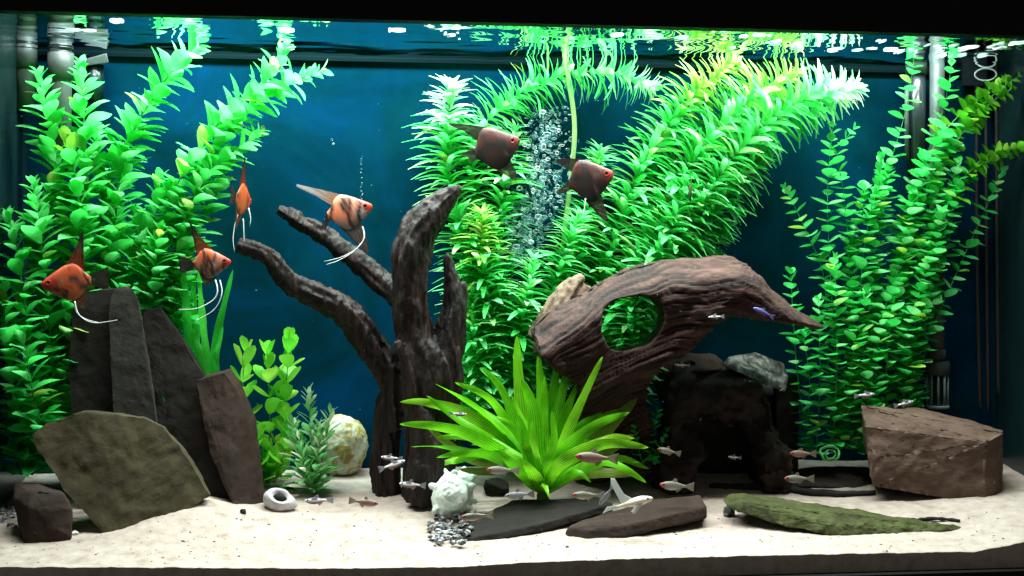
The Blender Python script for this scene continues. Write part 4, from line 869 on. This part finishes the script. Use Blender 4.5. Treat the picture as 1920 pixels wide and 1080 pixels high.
# ------------------------------------------------------------------ fish
def colour_mesh(me, fn):
    ca = me.color_attributes.new('Col', 'FLOAT_COLOR', 'POINT')
    for i, v in enumerate(me.vertices): ca.data[i].color = (*fn(v.co), 1)
def fish_body(name, prof, width, colour, ns=28, nr=18, pw=1.0):
    """prof: [(x, top, bottom)] from nose (x=+.5) to tail root (x=-.5); one continuous skin"""
    prof = sorted(prof, key=lambda q: -q[0]); tx = sorted((q[0], q[1]) for q in prof); bx = sorted((q[0], q[2]) for q in prof); wx = sorted(width)
    bm = bmesh.new(); rings = []
    for i in range(ns + 1):
        u = i / ns; x = .5 - (0.5 - 0.5 * math.cos(math.pi * u) if False else u)
        t, b, wd = lerp_list(tx, x), lerp_list(bx, x), lerp_list(wx, x); mz, hz = (t + b) / 2, (t - b) / 2
        rings.append([bm.verts.new((x, wd * math.copysign(abs(math.sin(a)) ** pw, math.sin(a)), mz + hz * math.cos(a))) for a in [2 * math.pi * k / nr for k in range(nr)]])
    for r0, r1 in zip(rings, rings[1:]):
        for k in range(nr): bm.faces.new((r0[k], r0[(k + 1) % nr], r1[(k + 1) % nr], r1[k]))
    bm.faces.new(rings[0][::-1]); bm.faces.new(rings[-1])
    bmesh.ops.smooth_vert(bm, verts=bm.verts, factor=.4, use_axis_x=True, use_axis_y=True, use_axis_z=True)
    bmesh.ops.recalc_face_normals(bm, faces=bm.faces)
    me = bpy.data.meshes.new(name); bm.to_mesh(me); bm.free(); me.polygons.foreach_set('use_smooth', [True] * len(me.polygons))
    colour_mesh(me, colour); me.materials.append(M['fish']); return me
def fin_mesh(name, out, colour, th=.008, bend=0.0):
    """thin fin from a 2D outline (x, z), real thickness, fine fan of triangles"""
    bm = bmesh.new(); vs = [bm.verts.new((x, 0, z)) for x, z in out]; f = bm.faces.new(vs)
    bmesh.ops.triangulate(bm, faces=[f]); refine(bm, .045, 5)
    for v in bm.verts: v.co.y = bend * (v.co.x ** 2 + v.co.z ** 2)
    r = bmesh.ops.extrude_face_region(bm, geom=list(bm.faces)); bmesh.ops.translate(bm, verts=[v for v in r['geom'] if isinstance(v, bmesh.types.BMVert)], vec=(0, th, 0))
    bmesh.ops.recalc_face_normals(bm, faces=bm.faces)
    me = bpy.data.meshes.new(name); bm.to_mesh(me); bm.free(); colour_mesh(me, colour); me.materials.append(M['fin']); return me
def child(root, name, me, loc=(0, 0, 0)):
    o = bpy.data.objects.new(name, me); COL.objects.link(o); o.parent = root; o.location = loc; return o
def eye_mesh(r):
    bm = bmesh.new(); bmesh.ops.create_icosphere(bm, subdivisions=2, radius=r)
    for v in bm.verts: v.co.y *= .55
    me = bpy.data.meshes.new('eye'); bm.to_mesh(me); bm.free(); me.polygons.foreach_set('use_smooth', [True] * len(me.polygons)); me.materials.append(M['eye']); return me
ANGEL = [(.5, .0, -.05), (.44, .055, -.12), (.32, .14, -.21), (.16, .25, -.31), (.0, .345, -.39), (-.14, .385, -.41), (-.26, .33, -.34), (-.37, .19, -.20), (-.45, .10, -.115), (-.5, .085, -.095)]
AW = [(.5, .012), (.42, .045), (.25, .078), (.05, .085), (-.2, .06), (-.4, .03), (-.5, .016)]
def mixc(a, b, t): return tuple(x + (y - x) * min(max(t, 0), 1) for x, y in zip(a, b))
def angelfish(px, py, y, size, tilt, yaw, pal, label, fils, dorsal, anal, bars=(.18, -.12), barw=.04, headc=(.55, .04, .01), tailc=(.015, .012, .012), tail=None, squash=1.0):
    """size in photo pixels; tilt about the viewing axis (degrees, + nose up); yaw 0 faces right, 180 left"""
    sc = size * pxs(y); c = P(px, py, y)
    root = empty('angelfish', c, label, 'fish', 'angelfish')
    M3 = Matrix.Rotation(math.radians(-tilt), 4, 'Y') @ Matrix.Rotation(math.radians(yaw), 4, 'Z')
    root.matrix_basis = Matrix.Translation(c) @ M3 @ Matrix.Diagonal((sc, sc, sc * squash, 1))
    top, mid, low_ = pal
    def col(v):
        n = noise.fractal(Vector((v.x * 4, v.y * 2, v.z * 4)) + c * 9, .8, 2.2, 4)
        cc = mixc(mid, top, (v.z + .08 + .25 * n) * 3.2); cc = mixc(cc, low_, (-v.z - .02 - .2 * n) * 3.5)
        cc = mixc(cc, (.03, .02, .018) if pal is not BROWN else (.003, .003, .003), (n - (.16 if pal is not BROWN else .0)) * 3.4); cc = mixc(cc, (.42, .36, .36) if pal is not BROWN else (.10, .07, .06), (-n - .22) * 2.5 if v.x > .0 and v.z < .05 else 0)
        cc = mixc(cc, headc, (v.x - .20 + .10 * n) * 7 * (1 if v.z > -.08 else .35))
        for b in bars:
            k = abs(v.x - b - .06 * math.sin(v.z * 8)) / barw
            if k < 1: cc = mixc((.012, .01, .01), cc, max(0, k - .6) * 2.5 + max(0, .25 + n * .8) * .4)
        return cc
    child(root, 'body', fish_body('body', ANGEL, AW, col))
    def fcol(base, tipc):
        return lambda v: mixc(mixc(base, tipc, (v.length - .3) * 1.6), (.01, .008, .008), .45 * max(0, math.sin(math.atan2(v.z, v.x) * 46)))
    child(root, 'dorsal_fin', fin_mesh('dorsal_fin', dorsal, fcol(mixc(top, (.02, .02, .02), .4 if pal is not BROWN else .8), (.03, .025, .025) if pal is not LIGHT else (.55, .5, .48))))
    child(root, 'anal_fin', fin_mesh('anal_fin', anal, fcol(mixc(low_, (.03, .02, .02), .5), (.10, .07, .06))))
    tl = tail or [(-.46, .085), (-.62, .16), (-.86, .26), (-.80, .05), (-.84, -.2), (-.62, -.15), (-.46, -.09)]
    child(root, 'tail_fin', fin_mesh('tail_fin', tl, fcol(tailc, mixc(tailc, (.2, .15, .13), .3))))
    for s in (-1, 1):
        e_ = child(root, 'eye', eye_mesh(.040), (.35, s * .050, .005)); b2 = bmesh.new()
        tube(b2, [Vector((math.cos(t) * .044, s * .010, math.sin(t) * .044)) for t in [k * math.pi / 8 for k in range(17)]], .012, 6); m2_ = bpy.data.meshes.new('iris'); b2.to_mesh(m2_); b2.free(); m2_.materials.append(M['iris']); child(e_, 'iris', m2_)
        child(root, 'pectoral_fin', fin_mesh('pectoral_fin', [(.14, -.10), (.02, -.07), (-.12, -.10), (-.16, -.17), (.0, -.16)], lambda v: mixc(mid, low_, .6), .004, .5), (0, s * .074, 0))
    inv = root.matrix_basis.inverted()
    for q in fils:
        w_ = catmull([P(a, b, yy) for a, b, yy in q], .004); bm = bmesh.new(); n = len(w_)
        tube(bm, w_, [.00085 * (1 - .8 * i / n) for i in range(n)], 6)
        bmesh.ops.transform(bm, matrix=inv, verts=bm.verts); me = bpy.data.meshes.new('pelvic_fin'); bm.to_mesh(me); bm.free(); me.polygons.foreach_set('use_smooth', [True] * len(me.polygons)); me.materials.append(M['white_fil'])
        child(root, 'pelvic_fin', me)
    return root
LIGHT = ((.90, .36, .20), (.80, .20, .08), (.26, .19, .17))
ORANGE = ((.58, .07, .012), (.42, .09, .022), (.40, .10, .02))
BROWN = ((.070, .009, .003), (.036, .011, .005), (.005, .003, .003))
STRIPE = ((.72, .11, .03), (.40, .17, .09), (.22, .14, .09))
DB = [(.18, .33), (.02, .42), (-.2, .40), (-.36, .24)]       # where the dorsal fin meets the back
AB = [(-.36, -.24), (-.2, -.40), (.05, -.42)]
angelfish(124, 528, .12, 88, 4, 186, ORANGE, 'orange red angelfish facing left with a black tail, before the left leaves',
          [[(140, 565, .115), (148, 590, .112), (175, 605, .11), (220, 600, .11)], [(140, 565, .125), (143, 585, .125), (160, 598, .125), (190, 606, .125)]],
          [(-.02, .345), (-.12, .47), (-.24, .68), (-.38, 1.02), (-.41, 1.02), (-.36, .70), (-.33, .46), (-.37, .19)], [(-.36, -.22), (-.34, -.45), (-.30, -.62), (-.22, -.52), (-.05, -.42), (-.2, -.36)], bars=(-.42,), headc=(.62, .05, .02))
angelfish(456, 374, .21, 74, -8, 72, ORANGE, 'small orange angelfish seen head on above the long left branch',
          [[(446, 402, .20), (440, 425, .20), (437, 450, .20), (440, 472, .20)], [(456, 410, .20), (457, 430, .20), (458, 455, .20)], [(466, 390, .21), (470, 410, .21), (468, 425, .21)]],
          [(.05, .33), (-.08, .50), (-.16, .75), (-.25, 1.0), (-.29, 1.0), (-.26, .7), (-.28, .45), (-.36, .20)], [(-.36, -.22), (-.30, -.50), (-.2, -.75), (-.10, -.5), (.05, -.42)], headc=(.62, .03, .02), bars=(), squash=1.05)
angelfish(397, 492, .16, 72, 6, -12, STRIPE, 'striped orange and black angelfish facing right beside the strap leaves',
          [[(404, 525, .155), (408, 545, .15), (400, 562, .15), (370, 578, .15), (335, 580, .15)], [(412, 525, .16), (416, 550, .155), (402, 580, .155), (365, 602, .155)]],
          [(.05, .33), (-.14, .50), (-.28, .74), (-.46, 1.14), (-.50, 1.14), (-.40, .74), (-.34, .48), (-.37, .19)], [(-.36, -.22), (-.30, -.45), (-.22, -.60), (-.05, -.50), (.05, -.42)], bars=(.06, -.22, .36), barw=.05)
angelfish(656, 394, .17, 86, 14, -8, LIGHT, 'pale orange angelfish with white trailing fins above the thin branch',
          [[(680, 425, .165), (683, 445, .16), (670, 465, .16), (640, 482, .16), (608, 490, .16)], [(678, 425, .17), (680, 448, .17), (665, 470, .17), (635, 488, .17), (612, 496, .17)]],
          [(.12, .25), (-.1, .37), (-.5, .58), (-.98, .82), (-1.0, .77), (-.6, .44), (-.36, .20)], [(-.36, -.20), (-.12, -.50), (.10, -.98), (.16, -1.0), (.20, -.70), (.16, -.28)], bars=(.0, .22, -.42), barw=.055, tail=[(-.46, .06), (-.58, -.02), (-.70, -.22), (-.62, -.30), (-.52, -.16), (-.46, -.09)])
angelfish(932, 274, .20, 90, 20, -10, BROWN, 'dark brown angelfish with a long flat top fin, left of the bubble column',
          [], [(.46, .04), (.16, .26), (-.1, .38), (-.45, .53), (-.80, .66), (-.80, .62), (-.5, .40), (-.36, .20)], [(-.36, -.20), (-.10, -.46), (.13, -.68), (.20, -.52), (.16, -.28)], bars=(-.25, .30), barw=.06, squash=1.22, headc=(.10, .02, .015), tail=[(-.46, .085), (-.62, .10), (-.84, .06), (-.66, .0), (-.62, -.12), (-.46, -.09)])
angelfish(1108, 334, .19, 88, 16, -12, BROWN, 'dark brown angelfish with a black tail, right of the bubble column',
          [[(1098, 372, .19), (1096, 390, .19), (1092, 404, .19)]], [(.46, .04), (.16, .26), (-.1, .38), (-.35, .46), (-.62, .50), (-.62, .44), (-.36, .20)], [(-.36, -.20), (-.10, -.48), (.02, -.80), (.12, -.80), (.12, -.34)], bars=(-.12, .30), barw=.07, squash=1.2, headc=(.26, .03, .02), tail=[(-.46, .07), (-.62, -.0), (-.80, -.05), (-.80, -.12), (-.60, -.12), (-.46, -.09)])
angelfish(1294, 360, .222, 46, 0, 80, BROWN, 'small brown angelfish seen end on among the big feathery plant', [], [(.05, .40), (-.1, .55), (-.2, .8), (-.3, .5), (-.36, .22)], [(-.36, -.22), (-.2, -.6), (.05, -.42)], bars=(), headc=(.12, .05, .04))

TET = [(.5, .01, -.03), (.42, .07, -.09), (.25, .125, -.16), (.05, .15, -.19), (-.15, .12, -.15), (-.35, .06, -.07), (-.5, .04, -.045)]
TW = [(.5, .012), (.4, .05), (.2, .075), (-.05, .07), (-.35, .03), (-.5, .014)]
def red_col(v):
    cc = mixc((.26, .25, .20), (.10, .10, .075), (v.z) * 6); cc = mixc(cc, (.50, .46, .40), (-v.z - .06) * 9)
    return mixc(cc, (.36, .02, .03), (v.x - .28) * 6 + (.4 if v.z < -.06 else 0) - .1)
def rosy_col(v):
    return mixc(red_col(v), (.32, .04, .035), .55 if v.z < 0.02 else .2)
def neon_col(v):
    if v.z > .055: return (.03, .03, .05)
    if v.z > -.03: return (.93, .95, .97)
    return mixc((.05, .04, .05), (.50, .10, .08), .5 if v.x < .05 else 0.1)
def grey_col(v): return mixc((.28, .28, .31), (.13, .13, .15), v.z * 7 + noise.noise(v * 9))
def blue_col(v): return mixc((.16, .13, .55), (.04, .04, .10), abs(v.z) * 8)
def small_fish(kind, colour, finc):
    body = fish_body('body', TET, TW, colour, 20, 12)
    fc = lambda v: finc
    return dict(body=body, tail_fin=fin_mesh('tail_fin', [(-.47, .04), (-.60, .10), (-.78, .17), (-.68, .0), (-.78, -.17), (-.60, -.10), (-.47, -.04)], fc, .012),
                dorsal_fin=fin_mesh('dorsal_fin', [(.06, .13), (-.03, .25), (-.12, .24), (-.14, .10)], fc, .01), anal_fin=fin_mesh('anal_fin', [(-.08, -.15), (-.16, -.25), (-.30, -.14), (-.30, -.07)], fc, .01), eye=eye_mesh(.036))
FK = {'red': small_fish('red', red_col, (.45, .40, .34)), 'rosy': small_fish('rosy', rosy_col, (.40, .28, .24)), 'neon': small_fish('neon', neon_col, (.45, .45, .48)), 'grey': small_fish('grey', grey_col, (.25, .25, .28)), 'blue': small_fish('blue', blue_col, (.2, .2, .4))}
proto = {}
def copy_fish(src, label):
    r = src.copy(); COL.objects.link(r); r['label'] = label
    for ch in list(src.children):
        c = ch.copy(); COL.objects.link(c); c.parent = r
    return r
def tetra(kind, px, py, y, length, tilt, yaw, label):
    if kind not in proto:
        r = empty('small_fish', (0, 0, 0), label, 'fish', 'small shoaling fish near the sand'); F_ = FK[kind]
        for k in ('body', 'tail_fin', 'dorsal_fin', 'anal_fin'): child(r, k, F_[k])
        for s in (-1, 1): child(r, 'eye', F_['eye'], (.36, s * .052, .015))
        proto[kind] = r
    else: r = copy_fish(proto[kind], label)
    c = P(px, py, y); sc = length / 1.25 * pxs(y)
    r.matrix_basis = Matrix.Translation(c) @ Matrix.Rotation(math.radians(-tilt), 4, 'Y') @ Matrix.Rotation(math.radians(yaw), 4, 'Z') @ Matrix.Diagonal((sc, sc, sc, 1))
    return r
for a in (('red', 936, 881, .105, 70, -4, 186, 'red-headed silvery fish facing left just above the spiky shell'),
          ('red', 888, 968, .035, 68, 2, 182, 'red-nosed silvery fish over the gravel heap'),
          ('rosy', 1110, 857, .10, 92, -6, 184, 'rosy red fish crossing the right leaves of the sword plant'),
          ('red', 1096, 928, .075, 68, -3, 182, 'red-headed silvery fish over the right end of the dark grey slab'),
          ('red', 1250, 845, .15, 52, -14, 186, 'small silvery fish just left of the cave opening'),
          ('red', 1262, 910, .10, 76, -6, 186, 'silvery fish above the right end of the brown slab'),
          ('rosy', 1500, 850, .18, 60, -3, 184, 'rosy fish at the right foot of the cave'),
          ('red', 1492, 897, .15, 66, -2, 180, 'pale grey fish hovering over the low dark stone'),
          ('rosy', 688, 942, .09, 60, -8, 4, 'faint sandy pink fish on open sand, nose dark red'),
          ('neon', 730, 858, .17, 44, -6, 178, 'white-striped fish highest of three beside the trunk foot'),
          ('neon', 740, 870, .165, 56, 18, 4, 'white-striped fish tilted upward by the trunk foot, middle of three'),
          ('neon', 768, 908, .15, 54, -6, 178, 'white-striped fish lowest, in front of the black trunk foot'),
          ('neon', 592, 938, .11, 58, 0, 180, 'white-striped fish on the sand right of the holed shell'),
          ('neon', 1375, 857, .20, 34, -8, 200, 'tiny white-striped fish glowing inside the dark cave opening'),
          ('neon', 1625, 740, .20, 50, 4, 10, 'white-striped fish in front of the round-leaved plant base'),
          ('neon', 1698, 756, .15, 48, 12, 10, 'white-striped dark fish just above the large brown stone'),
          ('neon', 1340, 594, .13, 36, 2, 190, 'tiny pale striped fish under the driftwood arch'),
          ('neon', 1276, 684, .20, 34, -4, 180, 'white-striped fish before the small flat brown stone'),
          ('neon', 1466, 730, .20, 22, 60, 120, 'tiny white fish turned toward the viewer by the mottled stone'),
          ('neon', 862, 776, .12, 36, -4, 10, 'tiny dark blue fish over the left sword leaves'),
          ('blue', 1428, 584, .14, 50, -24, 180, 'violet blue fish under the pointed driftwood tip'),
          ('grey', 968, 928, .10, 62, 2, 184, 'grey fish resting behind the dark grey slab'),
          ('grey', 1134, 932, .075, 52, 55, 170, 'grey speckled fish nose up at the right end of the dark slab')):
    tetra(*(a[:4] + (a[4] * .9,) + a[5:]))
# pale bottom fish on the slab, with one tall fin
pale = lambda v: mixc((.70, .64, .52), (.52, .42, .30), noise.noise(v * 6) * 1.5)
r = empty('bottom_fish', P(1190, 942, .065), 'cream white bottom fish resting across the brown slab with a tall white fin', 'fish')
r.matrix_basis = Matrix.Translation(P(1190, 942, .062)) @ Matrix.Rotation(math.radians(-14), 4, 'Y') @ Matrix.Rotation(math.radians(-6), 4, 'Z') @ Matrix.Diagonal((.046, .046, .036, 1))
child(r, 'body', fish_body('body', [(.5, .02, -.04), (.4, .10, -.10), (.2, .17, -.15), (0, .16, -.15), (-.25, .09, -.09), (-.5, .04, -.04)], [(.5, .03), (.3, .13), (0, .12), (-.3, .05), (-.5, .02)], pale))
wf = lambda v: (.72, .72, .70)
child(r, 'dorsal_fin', fin_mesh('dorsal_fin', [(-.02, .12), (-.22, .35), (-.36, .95), (-.46, 1.0), (-.50, .8), (-.42, .4), (-.36, .08)], wf, .05))
child(r, 'tail_fin', fin_mesh('tail_fin', [(-.46, .05), (-.75, .08), (-.9, -.1), (-.7, -.06), (-.46, -.05)], wf, .03))
for s in (-1, 1):
    child(r, 'pectoral_fin', fin_mesh('pectoral_fin', [(.20, -.08), (-.06, -.34), (-.14, -.32), (.05, -.10)], wf, .03), (0, s * .12, 0))
    child(r, 'eye', eye_mesh(.03), (.36, s * .10, .05))
# green curled ring near the cave
bm = bmesh.new(); p = P(1556, 850, .20); cc = [p + Vector((math.cos(t) * .013 * (1 + .06 * math.sin(5 * t)), .003 * math.sin(3 * t), math.sin(t) * .010)) for t in [k * math.pi / 14 for k in range(30)]]
tube(bm, cc, .0018, 7); cc = [p + Vector((math.cos(t) * .007, -.002, math.sin(t) * .006 - .001)) for t in [k * math.pi / 10 for k in range(21)]]; tube(bm, cc, .0013, 6)
o = bm_obj('curled_leaf', bm, M['leaf_dull'], base=p - Vector((0, 0, .012))); tag(o, 'curled pale green leaf ring on the low dark stone', 'leaf')
